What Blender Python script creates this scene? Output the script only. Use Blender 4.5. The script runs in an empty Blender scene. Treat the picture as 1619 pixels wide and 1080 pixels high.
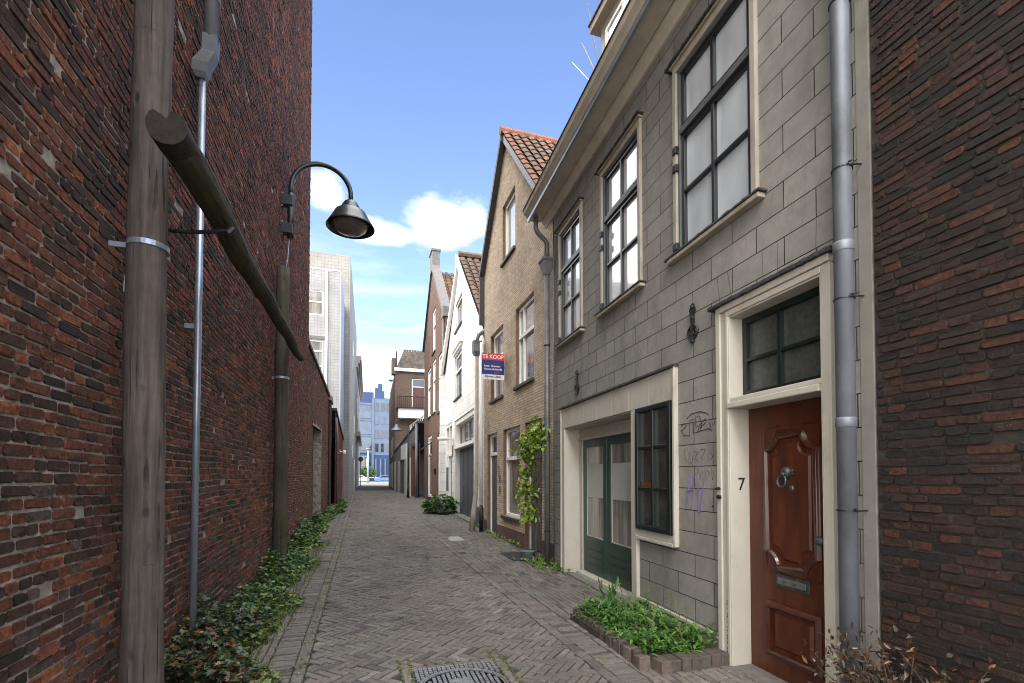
import bpy, math, random
from mathutils import Vector, Matrix
R = random.Random(7)
PI = math.pi
scene = bpy.context.scene
COL = scene.collection
rad = math.radians

# ------------------------------------------------------------------ mesh builder
class MB:
    def __init__(self, fn=None):
        self.v = []; self.f = []; self.c = []; self.fn = fn; self.col = (1, 1, 1)
    def add(self, vs, fs, col=None):
        o = len(self.v); fn = self.fn
        for p in vs:
            self.v.append(fn(*p) if fn else tuple(p))
        cc = col or self.col
        self.c.extend([cc] * len(vs))
        for f in fs: self.f.append([i + o for i in f])
        return self
    def box(self, a0, a1, b0, b1, c0, c1, col=None):
        vs = [(a0,b0,c0),(a1,b0,c0),(a1,b1,c0),(a0,b1,c0),(a0,b0,c1),(a1,b0,c1),(a1,b1,c1),(a0,b1,c1)]
        return self.add(vs, [(0,3,2,1),(4,5,6,7),(0,1,5,4),(1,2,6,5),(2,3,7,6),(3,0,4,7)], col)
    def prism(self, poly, p0, p1, axis=0, col=None):
        """poly: 2-D outline in the two other axes; extruded along axis from p0 to p1"""
        n = len(poly); vs = []
        for p in (p0, p1):
            for a, b in poly:
                vs.append((p,a,b) if axis == 0 else (a,p,b) if axis == 1 else (a,b,p))
        fs = [tuple(range(n))[::-1], tuple(range(n, 2*n))]
        for i in range(n):
            j = (i+1) % n; fs.append((i, j, n+j, n+i))
        return self.add(vs, fs, col)
    def tube(self, pts, r, n=10, caps=True, col=None):
        pts = [Vector(p) for p in pts]
        rs = r if isinstance(r, (list, tuple)) else [r]*len(pts)
        vs = []; ref = None
        for i, p in enumerate(pts):
            d = (pts[min(i+1, len(pts)-1)] - pts[max(i-1, 0)]).normalized()
            if ref is None:
                ref = Vector((0,0,1)) if abs(d.z) < .9 else Vector((1,0,0))
            s = d.cross(ref).normalized(); t = s.cross(d).normalized(); ref = t
            for k in range(n):
                a = 2*PI*k/n
                q = p + s*math.cos(a)*rs[i] + t*math.sin(a)*rs[i]
                vs.append(tuple(q))
        fs = []
        for i in range(len(pts)-1):
            for k in range(n):
                m = (k+1) % n
                fs.append((i*n+k, i*n+m, (i+1)*n+m, (i+1)*n+k))
        if caps:
            fs.append(tuple(range(n))[::-1]); fs.append(tuple(range((len(pts)-1)*n, len(pts)*n)))
        return self.add(vs, fs, col)
    def lathe(self, prof, c, n=24, M=None, col=None):
        vs = []
        for r, z in prof:
            for k in range(n):
                a = 2*PI*k/n; p = Vector((r*math.cos(a), r*math.sin(a), z))
                if M: p = M @ p
                vs.append((p.x+c[0], p.y+c[1], p.z+c[2]))
        fs = []
        for i in range(len(prof)-1):
            for k in range(n):
                m = (k+1) % n
                fs.append((i*n+k, i*n+m, (i+1)*n+m, (i+1)*n+k))
        fs.append(tuple(range(n))[::-1]); fs.append(tuple(range((len(prof)-1)*n, len(prof)*n)))
        return self.add(vs, fs, col)
    def strips(self, ss, top, z0, holes, d=0.0, reveal=.15, col=None):
        """wall face in (s, d, z) with openings and an uneven top line"""
        br = set(ss)
        for h in holes: br.add(h[0]); br.add(h[1])
        br = sorted(br)
        for a, b in zip(br[:-1], br[1:]):
            m = (a+b)/2; lo = z0
            for h in sorted([h for h in holes if h[0] < m < h[1]], key=lambda h: h[2]):
                if h[2] > lo: self.add([(a,d,lo),(b,d,lo),(b,d,h[2]),(a,d,h[2])], [(0,1,2,3)], col)
                lo = h[3]
            self.add([(a,d,lo),(b,d,lo),(b,d,top(b)),(a,d,top(a))], [(0,1,2,3)], col)
        for h in holes:
            s0, s1, a, b = h[:4]; e = d + reveal
            q = [(s0,a),(s1,a),(s1,b),(s0,b)]
            for i in range(4):
                p, r_ = q[i], q[(i+1) % 4]
                self.add([(p[0],d,p[1]),(r_[0],d,r_[1]),(r_[0],e,r_[1]),(p[0],e,p[1])], [(0,1,2,3)], col)
        return self
    def build(self, name, mat, parent=None, smooth=False, bevel=0, loc=None):
        me = bpy.data.meshes.new(name)
        base = Vector((0,0,0))
        if parent is not None:
            r_ = parent
            while r_.parent: r_ = r_.parent
            base = Vector(BASE[r_.name])
        elif loc is not None: base = Vector(loc)
        vs = [(x-base.x, y-base.y, z-base.z) for x, y, z in self.v]
        me.from_pydata(vs, [], self.f)
        at = me.color_attributes.new('Col', 'FLOAT_COLOR', 'POINT')
        buf = []
        for c in self.c: buf.extend((c[0], c[1], c[2], 1.0))
        at.data.foreach_set('color', buf)
        if smooth: me.polygons.foreach_set('use_smooth', [True]*len(me.polygons))
        me.materials.append(mat); me.update()
        o = bpy.data.objects.new(name, me); COL.objects.link(o)
        if parent is not None: o.parent = parent
        else:
            o.location = base; BASE[o.name] = tuple(base)
        if bevel:
            b = o.modifiers.new('bevel', 'BEVEL'); b.width = bevel; b.segments = 2; b.limit_method = 'ANGLE'
        return o
BASE = {}
def tag(o, label=None, cat=None, group=None, kind=None):
    if label: o['label'] = label
    if cat: o['category'] = cat
    if group: o['group'] = group
    if kind: o['kind'] = kind
    return o
def thing(name, loc, label, cat, group=None):
    o = bpy.data.objects.new(name, None); COL.objects.link(o); o.location = loc
    o.empty_display_size = .2
    BASE[o.name] = tuple(loc)
    return tag(o, label, cat, group)
def copy_tree(o, dx, label, group=None):
    c = o.copy(); COL.objects.link(c); c.location = Vector(o.location) + Vector(dx); c['label'] = label
    BASE[c.name] = tuple(c.location)
    if group: c['group'] = group
    def rec(src, dst):
        for ch in [x for x in COL.objects if x.parent == src]:
            k = ch.copy(); COL.objects.link(k); k.parent = dst; rec(ch, k)
    rec(o, c); return c

# ------------------------------------------------------------------ materials
def nmat(name):
    m = bpy.data.materials.new(name); m.use_nodes = True
    nt = m.node_tree; nt.nodes.clear()
    out = nt.nodes.new('ShaderNodeOutputMaterial'); b = nt.nodes.new('ShaderNodeBsdfPrincipled')
    nt.links.new(b.outputs[0], out.inputs[0])
    return m, nt, b, out
def N(nt, t, **kw):
    n = nt.nodes.new(t)
    for k, v in kw.items():
        if k.startswith('i_'):
            key = k[2:].replace('_', ' ')
            n.inputs[key].default_value = v
        else: setattr(n, k, v)
    return n
def mix(nt, fac, a, b, mode='MIX'):
    n = nt.nodes.new('ShaderNodeMix'); n.data_type = 'RGBA'; n.blend_type = mode
    for idx, v in ((0, fac), (6, a), (7, b)):
        if hasattr(v, 'default_value') or hasattr(v, 'is_linked'): nt.links.new(v, n.inputs[idx])
        else: n.inputs[idx].default_value = v if idx == 0 else (v[0], v[1], v[2], 1)
    return n.outputs[2]
def ramp(nt, src, p0, p1, c0=(0,0,0), c1=(1,1,1)):
    n = nt.nodes.new('ShaderNodeValToRGB'); e = n.color_ramp.elements
    e[0].position = p0; e[0].color = (*c0, 1); e[1].position = p1; e[1].color = (*c1, 1)
    nt.links.new(src, n.inputs[0]); return n.outputs[0]
def math_(nt, op, a, b=0.0):
    n = nt.nodes.new('ShaderNodeMath'); n.operation = op
    for i, v in enumerate((a, b)):
        if isinstance(v, (int, float)): n.inputs[i].default_value = v
        else: nt.links.new(v, n.inputs[i])
    return n.outputs[0]
def pos(nt, scale=(1,1,1)):
    g = nt.nodes.new('ShaderNodeNewGeometry'); mp = nt.nodes.new('ShaderNodeMapping')
    mp.inputs['Scale'].default_value = scale
    nt.links.new(g.outputs['Position'], mp.inputs[0]); return mp.outputs[0]
def noise(nt, vec, scale, detail=4, rough=.6):
    n = nt.nodes.new('ShaderNodeTexNoise'); n.inputs['Scale'].default_value = scale
    n.inputs['Detail'].default_value = detail; n.inputs['Roughness'].default_value = rough
    nt.links.new(vec, n.inputs['Vector']); return n.outputs['Fac']
def bump(nt, b, h, strength, dist=.01):
    n = nt.nodes.new('ShaderNodeBump'); n.inputs['Strength'].default_value = strength
    n.inputs['Distance'].default_value = dist
    nt.links.new(h, n.inputs['Height']); nt.links.new(n.outputs[0], b.inputs['Normal'])

def mat_plain(name, col, rough=.6, metal=0, var=.15, scale=6, bumps=.15, stretch=(1,1,1), coat=0, dirt=None, bscale=60, fine=True):
    m, nt, b, _ = nmat(name)
    p = pos(nt, stretch)
    n1 = noise(nt, p, scale, 5)
    dk = tuple(c*(1-var) for c in col); lt = tuple(min(1, c*(1+var)) for c in col)
    c = ramp(nt, n1, .3, .7, dk, lt)
    if dirt:
        n2 = noise(nt, p, scale*.37+1.3, 8, .7)
        f = ramp(nt, n2, .55, .72)
        fm = math_(nt, 'MULTIPLY', f, dirt[1])
        c = mix(nt, fm, c, dirt[0])
    nt.links.new(c, b.inputs['Base Color'])
    b.inputs['Roughness'].default_value = rough; b.inputs['Metallic'].default_value = metal
    if coat: b.inputs['Coat Weight'].default_value = coat; b.inputs['Coat Roughness'].default_value = .12
    if bumps: bump(nt, b, noise(nt, p, bscale, 4), bumps, .004)
    return m
def mat_attr(name, rough=.9, var=.35, scale=30, bstr=.6, bdist=.006, bscale=70, spec=.3, trans=0, stretch=(1,1,1), soot=None):
    m, nt, b, out = nmat(name)
    a = nt.nodes.new('ShaderNodeAttribute'); a.attribute_name = 'Col'
    p = pos(nt, stretch)
    n1 = noise(nt, p, scale, 5, .7)
    k = ramp(nt, n1, .3, .72, (1-var,)*3, (1+var,)*3)
    c = mix(nt, 1.0, a.outputs['Color'], k, 'MULTIPLY')
    if soot:
        n3 = noise(nt, p, soot[0], 6, .65); f = ramp(nt, n3, soot[1], soot[1]+.2)
        c = mix(nt, math_(nt, 'MULTIPLY', f, soot[3]), c, soot[2])
    nt.links.new(c, b.inputs['Base Color'])
    b.inputs['Roughness'].default_value = rough; b.inputs['Specular IOR Level'].default_value = spec
    if bstr:
        n2 = noise(nt, p, bscale, 6, .7); bump(nt, b, n2, bstr, bdist)
    if trans:
        t = nt.nodes.new('ShaderNodeBsdfTranslucent'); nt.links.new(c, t.inputs[0])
        ms = nt.nodes.new('ShaderNodeMixShader'); ms.inputs[0].default_value = trans
        nt.links.new(b.outputs[0], ms.inputs[1]); nt.links.new(t.outputs[0], ms.inputs[2])
        nt.links.new(ms.outputs[0], out.inputs[0])
    return m
def mat_brick(name, c1, c2, mortar, w=.21, h=.06, ms=.01, offset=.5, rough=.85, bs=.5, var=.3, onlyY=False, dirt=None, mb=1.0, smooth=.3, c3=None):
    m, nt, b, _ = nmat(name)
    g = nt.nodes.new('ShaderNodeNewGeometry'); sp = nt.nodes.new('ShaderNodeSeparateXYZ')
    nt.links.new(g.outputs['Position'], sp.inputs[0])
    u = sp.outputs[1] if onlyY else math_(nt, 'ADD', sp.outputs[0], sp.outputs[1])
    cb = nt.nodes.new('ShaderNodeCombineXYZ'); nt.links.new(u, cb.inputs[0]); nt.links.new(sp.outputs[2], cb.inputs[1])
    bt = nt.nodes.new('ShaderNodeTexBrick'); nt.links.new(cb.outputs[0], bt.inputs['Vector'])
    bt.offset = offset
    bt.inputs['Scale'].default_value = 1; bt.inputs['Brick Width'].default_value = w; bt.inputs['Row Height'].default_value = h
    bt.inputs['Mortar Size'].default_value = ms; bt.inputs['Mortar Smooth'].default_value = smooth; bt.inputs['Bias'].default_value = 0
    bt.inputs['Color1'].default_value = (*c1, 1); bt.inputs['Color2'].default_value = (*c2, 1); bt.inputs['Mortar'].default_value = (*mortar, 1)
    p = pos(nt)
    n1 = noise(nt, p, 9, 6, .7); n0 = noise(nt, p, 1.1, 5, .6)
    k = ramp(nt, n1, .3, .7, (1-var,)*3, (1+var*.6,)*3)
    c = mix(nt, 1.0, bt.outputs['Color'], k, 'MULTIPLY')
    k0 = ramp(nt, n0, .3, .7, (.82,)*3, (1.15,)*3)
    c = mix(nt, 1.0, c, k0, 'MULTIPLY')
    if dirt:
        n2 = noise(nt, pos(nt, (1,1,.35)), 2.2, 8, .7); f = ramp(nt, n2, .52, .72)
        c = mix(nt, math_(nt, 'MULTIPLY', f, dirt[1]), c, dirt[0])
    nt.links.new(c, b.inputs['Base Color']); b.inputs['Roughness'].default_value = rough
    b.inputs['Specular IOR Level'].default_value = .3
    hgt = math_(nt, 'SUBTRACT', math_(nt, 'MULTIPLY', noise(nt, p, 45, 5, .7), .35), math_(nt, 'MULTIPLY', bt.outputs['Fac'], mb))
    bump(nt, b, hgt, bs, .006)
    return m
def mat_oldbrick(name):
    m, nt, b, _ = nmat(name)
    a = nt.nodes.new('ShaderNodeAttribute'); a.attribute_name = 'Col'; p = pos(nt)
    c = mix(nt, 1.0, a.outputs['Color'], ramp(nt, noise(nt, p, 42, 6, .75), .32, .70, (.28,.27,.27), (2.0,1.95,1.9)), 'MULTIPLY')
    c = mix(nt, 1.0, c, ramp(nt, noise(nt, p, .9, 6, .65), .30, .70, (.55,.52,.5), (1.3,1.3,1.3)), 'MULTIPLY')        # soot and clean areas
    pits = ramp(nt, noise(nt, p, 120, 3, .6), .60, .68); c = mix(nt, math_(nt, 'MULTIPLY', pits, .8), c, (.012,.009,.008))
    lime = math_(nt, 'MULTIPLY', ramp(nt, noise(nt, p, 75, 4, .7), .64, .70), ramp(nt, noise(nt, p, 2.6, 4, .6), .42, .62))
    c = mix(nt, math_(nt, 'MULTIPLY', lime, .65), c, (.26,.23,.20))
    nt.links.new(c, b.inputs['Base Color']); b.inputs['Roughness'].default_value = .85; b.inputs['Specular IOR Level'].default_value = .4
    bump(nt, b, math_(nt, 'ADD', noise(nt, p, 36, 8, .75), math_(nt, 'MULTIPLY', pits, -.4)), 1.0, .026)
    return m
def mat_wood(name, col, axis=2, dirt=(.02,.015,.012), green=None):
    m, nt, b, _ = nmat(name)
    lo, hi = .16, 3.2
    st = [hi, hi, hi]; st[axis] = lo; p = pos(nt, tuple(st))
    c = ramp(nt, noise(nt, p, 9, 8, .7), .28, .72, tuple(x*.35 for x in col), tuple(x*1.75 for x in col))
    p2 = pos(nt); c = mix(nt, 1.0, c, ramp(nt, noise(nt, p2, 2.3, 6, .7), .3, .7, (.6,.58,.56), (1.25,)*3), 'MULTIPLY')
    st = [26, 26, 26]; st[axis] = .9; pc = pos(nt, tuple(st))
    cr = math_(nt, 'MULTIPLY', ramp(nt, noise(nt, pc, 1.0, 3, .55), .60, .64), ramp(nt, noise(nt, p2, 3.1, 3, .5), .42, .55))
    vo = nt.nodes.new('ShaderNodeTexVoronoi'); st = [7, 7, 7]; st[axis] = 3.4; nt.links.new(pos(nt, tuple(st)), vo.inputs['Vector']); vo.inputs['Scale'].default_value = 1.0
    kn = ramp(nt, vo.outputs['Distance'], .05, .14, (1,1,1), (0,0,0))
    st = [2, 2, 2]; st[axis] = 60; tool = ramp(nt, noise(nt, pos(nt, tuple(st)), 1.0, 4, .6), .66, .72)
    tool = math_(nt, 'MULTIPLY', tool, ramp(nt, noise(nt, p2, 5, 3, .5), .5, .6))
    f = math_(nt, 'MAXIMUM', math_(nt, 'MAXIMUM', cr, math_(nt, 'MULTIPLY', kn, .85)), math_(nt, 'MULTIPLY', tool, .6))
    c = mix(nt, f, c, dirt)
    if green: c = mix(nt, math_(nt, 'MULTIPLY', ramp(nt, noise(nt, p2, 4, 6, .7), .45, .65), .75), c, green)
    nt.links.new(c, b.inputs['Base Color']); b.inputs['Roughness'].default_value = .85
    bump(nt, b, math_(nt, 'SUBTRACT', math_(nt, 'MULTIPLY', noise(nt, p, 14, 6, .7), .5), f), 1.0, .010)
    return m
def mat_glass(name, col, rough=.05, var=.3, scale=3, spec=.5, coat=.0, stretch=(1,1,1), wav=.02):
    m, nt, b, _ = nmat(name)
    p = pos(nt, stretch); n1 = noise(nt, p, scale, 3)
    c = ramp(nt, n1, .35, .65, tuple(x*(1-var) for x in col), tuple(x*(1+var) for x in col))
    nt.links.new(c, b.inputs['Base Color']); b.inputs['Roughness'].default_value = rough
    b.inputs['IOR'].default_value = 1.52; b.inputs['Specular IOR Level'].default_value = spec
    if coat: b.inputs['Coat Weight'].default_value = coat; b.inputs['Coat Roughness'].default_value = .03; b.inputs['Coat IOR'].default_value = 1.6
    if wav: bump(nt, b, noise(nt, pos(nt), 2.5, 2), wav, .05)
    return m

M = {}
M['rough_brick'] = mat_oldbrick('old_brick')
M['mortar'] = mat_plain('lime_mortar', (.27,.235,.20), .95, var=.5, scale=14, bumps=.9, bscale=70, dirt=((.02,.017,.014), .9))
M['mortar_dark'] = mat_plain('dark_mortar', (.020,.016,.013), .95, var=.5, scale=14, bumps=.9, bscale=70, dirt=((.005,.0045,.004), .9))
M['paver'] = mat_attr('clay_paver', rough=.8, var=.32, scale=26, bstr=.8, bdist=.005, bscale=80, spec=.35, soot=(1.1,.50,(.058,.050,.042),.55))
M['soil'] = mat_plain('joint_soil', (.035,.032,.026), .95, var=.4, scale=9, bumps=.8, dirt=((.05,.07,.02), .7))
M['road'] = mat_plain('light_paving', (.20,.195,.185), .9, var=.1, scale=3, bumps=.3)
M['ground'] = mat_plain('ground_earth', (.12,.11,.10), .95, var=.2, scale=1.5, bumps=.3)
M['siding'] = mat_brick('grey_block_render', (.205,.196,.180), (.240,.229,.211), (.012,.011,.010), w=.54, h=.2045, ms=.0042, smooth=.15, rough=.78, bs=.7, var=.16, onlyY=True, dirt=((.125,.118,.104), .75), mb=1.3)
M['grey_render'] = mat_plain('grey_render', (.155,.145,.13), .85, var=.15, scale=4, bumps=.4, dirt=((.07,.065,.06), .6))
M['cream'] = mat_plain('cream_paint', (.41,.385,.335), .5, var=.08, scale=5, bumps=.12, bscale=25, dirt=((.22,.18,.13), .55), stretch=(1,1,.5))
M['cream_trim'] = mat_plain('aged_cream_trim', (.30,.27,.225), .55, var=.12, scale=6, bumps=.2, bscale=25, dirt=((.14,.115,.085), .6), stretch=(1,1,.5))
M['cornice_paint'] = mat_plain('aged_cornice_paint', (.50,.45,.375), .6, var=.12, scale=5, bumps=.2, bscale=30, dirt=((.27,.225,.17), .5))
M['cream_dirty'] = mat_plain('weathered_cream_board', (.33,.285,.225), .6, var=.18, scale=5, bumps=.25, bscale=30, dirt=((.13,.1,.075), .75))
M['white'] = mat_plain('white_paint', (.74,.73,.70), .5, var=.05, scale=4, bumps=.08, dirt=((.45,.43,.39), .4))
M['green'] = mat_plain('dark_green_paint', (.014,.040,.033), .38, var=.2, scale=8, bumps=.1, coat=.08)
M['black_green'] = mat_plain('black_green_paint', (.004,.010,.010), .35, var=.2, scale=8, bumps=.1, coat=.1)
M['black_frame'] = mat_plain('black_green_frame', (.006,.008,.009), .35, var=.2, scale=8, bumps=.1, coat=.25)
M['greyframe'] = mat_plain('blue_grey_trim', (.07,.078,.085), .4, var=.2, scale=6, bumps=.1)
M['zinc'] = mat_plain('zinc_pipe', (.155,.170,.198), .5, metal=.25, var=.3, scale=5, bumps=.2, bscale=18, dirt=((.085,.085,.09), .7), stretch=(1,1,.4))
M['zinc_dark'] = mat_plain('dull_zinc', (.12,.125,.13), .5, metal=.3, var=.25, scale=6, bumps=.15, dirt=((.06,.055,.05), .5))
M['steel'] = mat_plain('galvanised_steel', (.33,.38,.45), .34, metal=.6, var=.15, scale=8, bumps=.1)
M['lead'] = mat_plain('lead_flashing', (.035,.035,.036), .6, var=.4, scale=12, bumps=.6, bscale=40)
M['iron'] = mat_plain('black_iron', (.018,.018,.02), .42, metal=.3, var=.3, scale=12, bumps=.4)
M['lampgreen'] = mat_plain('lamp_green', (.008,.017,.018), .38, var=.2, scale=10, bumps=.08, coat=.2)
M['opal'] = mat_glass('lamp_glass', (.12,.115,.10), .12, var=.3)
M['mahogany'] = mat_plain('mahogany', (.066,.0150,.0055), .45, var=.45, scale=5, bumps=.12, bscale=22, stretch=(3,3,.45), coat=.04, dirt=((.026,.006,.003), .7))
M['mahogany_moulding'] = mat_plain('mahogany_moulding', (.05,.0115,.005), .34, var=.4, scale=6, bumps=.1, stretch=(3,3,.5), coat=.2)
M['bronze'] = mat_plain('old_bronze', (.06,.075,.07), .45, metal=.5, var=.4, scale=25, bumps=.4)
M['stone'] = mat_plain('bluestone', (.13,.125,.12), .8, var=.25, scale=7, bumps=.4)
M['tan'] = mat_brick('tan_brick', (.56,.455,.335), (.43,.34,.245), (.28,.235,.185), w=.21, h=.055, ms=.009, rough=.85, bs=.5, var=.25)
M['purple_brick'] = mat_brick('purple_plinth_brick', (.13,.075,.065), (.10,.055,.05), (.12,.1,.085), w=.21, h=.055, ms=.008, bs=.5)
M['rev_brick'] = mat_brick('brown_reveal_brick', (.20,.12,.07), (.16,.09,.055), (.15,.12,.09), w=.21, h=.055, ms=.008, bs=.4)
M['red_brick'] = mat_brick('red_brick', (.165,.083,.058), (.115,.064,.050), (.14,.11,.09), w=.21, h=.062, ms=.01, bs=.5, var=.35, dirt=((.07,.045,.038), .7))
M['brown_brick'] = mat_brick('brown_brick', (.15,.095,.065), (.11,.072,.052), (.12,.1,.08), w=.21, h=.062, ms=.01, bs=.5, var=.3, dirt=((.06,.045,.038), .6))
M['white_wall'] = mat_brick('white_render', (.66,.66,.645), (.70,.70,.685), (.36,.36,.35), w=1.6, h=.42, ms=.008, rough=.7, bs=.3, var=.06, smooth=.1, dirt=((.55,.54,.5), .4))
M['tile_white'] = mat_brick('white_tile', (.30,.30,.295), (.285,.285,.28), (.22,.22,.215), w=.16, h=.16, ms=.014, offset=0, rough=.45, bs=.3, var=.08, dirt=((.25,.24,.21), .5))
M['tile_grey'] = mat_brick('grey_tile', (.27,.26,.24), (.25,.24,.222), (.19,.184,.17), w=.2, h=.2, ms=.014, offset=0, rough=.6, bs=.3, var=.1, dirt=((.17,.16,.135), .6))
M['concrete'] = mat_plain('pale_concrete', (.30,.292,.27), .8, var=.12, scale=2, bumps=.2, dirt=((.19,.18,.16), .6))
M['rooftile'] = mat_attr('pantile', rough=.75, var=.35, scale=20, bstr=.4, bdist=.005, spec=.35, soot=(6, .55, (.06,.045,.035), .7))
M['pole'] = mat_wood('weathered_timber', (.082,.066,.055))
M['pole_green'] = mat_wood('mossy_timber', (.062,.05,.034), green=(.05,.05,.022))
M['log'] = mat_wood('dark_mossy_log', (.034,.027,.015), axis=1, dirt=(.008,.006,.004), green=(.062,.056,.014))
M['log_end'] = mat_plain('sawn_log_end', (.020,.013,.009), .85, var=.5, scale=30, bumps=.8, bscale=50)
M['leaf'] = mat_attr('leaf', rough=.38, var=.25, scale=15, bstr=.15, bdist=.002, spec=.5, trans=.25)
M['bark'] = mat_plain('bark', (.05,.038,.028), .9, var=.3, scale=30, bumps=.6)
M['frosted'] = mat_glass('frosted_glass', (.43,.47,.51), .16, var=.18, scale=2.2, coat=1.0, stretch=(1,1,.4))
M['frost_dark'] = mat_glass('obscured_glass', (.045,.05,.05), .32, var=.3, scale=30, wav=.0, spec=.6)
M['dark_glass'] = mat_glass('window_glass', (.035,.038,.04), .04, var=.4, scale=3, coat=.6)
M['curtain_glass'] = mat_glass('curtained_glass', (.20,.19,.175), .08, var=.4, scale=9, coat=.7, stretch=(1,1,.1))
M['curtain_light'] = mat_glass('net_curtain_glass', (.42,.41,.38), .1, var=.2, scale=9, coat=.7, stretch=(1,1,.1))
M['film'] = mat_plain('frost_film', (.36,.37,.36), .4, var=.08, scale=5, bumps=0)
M['darkdoor'] = mat_plain('dark_grey_door', (.06,.065,.075), .45, var=.2, scale=7, bumps=.15, stretch=(1,1,.3))
M['redframe'] = mat_plain('dark_red_paint', (.10,.03,.02), .5, var=.2, scale=7, bumps=.1)
M['cast'] = mat_plain('cast_iron_cover', (.22,.225,.23), .38, metal=.5, var=.3, scale=18, bumps=.3)
M['recess_dark'] = mat_plain('dark_recess', (.02,.02,.02), .8, var=.3, scale=18, bumps=.3)
M['rubber'] = mat_plain('rubber_mat', (.03,.03,.032), .9, var=.3, scale=30, bumps=.7)
M['red_sign'] = mat_plain('red_sign', (.62,.04,.045), .35, var=.04, scale=2, bumps=0)
M['blue_sign'] = mat_plain('blue_sign', (.02,.035,.17), .35, var=.05, scale=2, bumps=0)
M['white_sign'] = mat_plain('white_sign', (.75,.75,.75), .35, var=.03, scale=2, bumps=0)
M['bluewall'] = mat_plain('blue_cladding', (.010,.036,.11), .4, var=.15, scale=.7, bumps=0)
M['blueglass'] = mat_glass('blue_glass', (.018,.045,.085), .05, var=.4, scale=.6, coat=1.0)
M['paleblue'] = mat_plain('pale_cladding', (.30,.34,.42), .4, var=.08, scale=.6, bumps=0)
M['steelblue'] = mat_plain('steel_blue_panel', (.085,.12,.19), .4, var=.15, scale=.6, bumps=0)
M['carwhite'] = mat_plain('white_car_paint', (.7,.7,.7), .2, var=.02, scale=2, bumps=0, coat=1)
M['carblue'] = mat_plain('blue_car_paint', (.10,.20,.42), .2, var=.02, scale=2, bumps=0, coat=1)
M['tyre'] = mat_plain('tyre', (.02,.02,.02), .8, var=.2, scale=20)
M['ink_black'] = mat_plain('black_marker', (.03,.03,.032), .6, var=.3, scale=20, bumps=0)
M['ink_grey'] = mat_plain('faded_marker', (.095,.09,.088), .6, var=.3, scale=20, bumps=0)
M['ink_purple'] = mat_plain('purple_spray', (.11,.085,.22), .6, var=.25, scale=20, bumps=0)
M['rag'] = mat_plain('pale_blue_pot', (.11,.14,.145), .6, var=.3, scale=14, bumps=.4)
M['brass'] = mat_plain('brass', (.35,.16,.04), .35, metal=.8, var=.2, scale=20)

# ------------------------------------------------------------------ layout curves
def gz(y):
    t = min(1, max(0, (y-10)/19.0)); return .2*t
def XF(s): return 2.947 + .053*(s-3.5)      # grey house front bows away from the lane
def FG(s, d, z): return (XF(s)+d, s, z)                          # facade coords: along, outwards negative, up
def flat(x0, y0, m):
    return lambda s, d, z: (x0 + m*(s-y0) + d, s, z)
FT = flat(3.30, 8, 0); FW = flat(3.30, 13.3, .035); FB = flat(3.6, 21.7, .01); FA = flat(3.32, 29.6, -.034)
FR = flat(2.868, 2.1, .02)
def FL(s, d, z): return (-1.35 - d, s, z)                        # left wall: d positive goes into the wall

# ------------------------------------------------------------------ brick by brick walls
def brick_wall(mb, s0, s1, zb, zt, pal, course=.056, L=.19, j=.010, depth=.012, holes=(), rnd=R, rough=1.0, wave=.008):
    z = zb; k = 0
    zmax = max(zt(s0), zt(s1)) if callable(zt) else zt
    ztf = zt if callable(zt) else (lambda s: zt)
    ph = rnd.random()*9
    while z < zmax:
        s = s0 - rnd.random()*L
        while s < s1:
            ln = L if rnd.random() < .55 else L*.5
            if (k % 2) and rnd.random() < .25: ln = L*.5
            a, b = max(s, s0), min(s+ln, s1)
            s += ln
            if b-a < .04: continue
            m = (a+b)/2
            if z+course > ztf(m): continue
            skip = False
            for h in holes:
                if z+course > h[2] and z < h[3] and b > h[0] and a < h[1]:
                    if a < h[0]-.03: b = h[0]
                    elif b > h[1]+.03: a = h[1]
                    else: skip = True
            if skip or b-a < .03: continue
            wv = wave*(math.sin(m*1.7+ph+z*.9)+.6*math.sin(m*4.3+z*2.1))
            jt = j/2
            a0, b0, c0, d0 = a+jt, b-jt, z+jt+wv, z+course-jt+wv
            dp = -depth*(.35+rnd.random()*.9)*(1 if rnd.random() > .006 else -.6)
            q = min(.005*rough, (b0-a0)*.2, (d0-c0)*.3)
            def ring(dd, ins, jit):
                r_ = rnd.uniform
                return [(a0+q+ins+r_(-jit,jit), dd+r_(-jit,jit), c0+ins+r_(-jit,jit)), (b0-q-ins+r_(-jit,jit), dd+r_(-jit,jit), c0+ins+r_(-jit,jit)),
                        (b0-ins+r_(-jit,jit), dd, c0+q+ins), (b0-ins+r_(-jit,jit), dd, d0-q-ins),
                        (b0-q-ins+r_(-jit,jit), dd+r_(-jit,jit), d0-ins+r_(-jit,jit)), (a0+q+ins+r_(-jit,jit), dd+r_(-jit,jit), d0-ins+r_(-jit,jit)),
                        (a0+ins+r_(-jit,jit), dd, d0-q-ins), (a0+ins+r_(-jit,jit), dd, c0+q+ins)]
            vs = ring(.004, 0, .0012*rough) + ring(dp, .0022, .0022*rough)
            fs = [(i, (i+1) % 8, 8+(i+1) % 8, 8+i) for i in range(8)] + [(8,9,10,11,12,13,14,15)]
            c = pal(m, z, rnd)
            mb.add(vs, fs, c)
        z += course; k += 1

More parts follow.
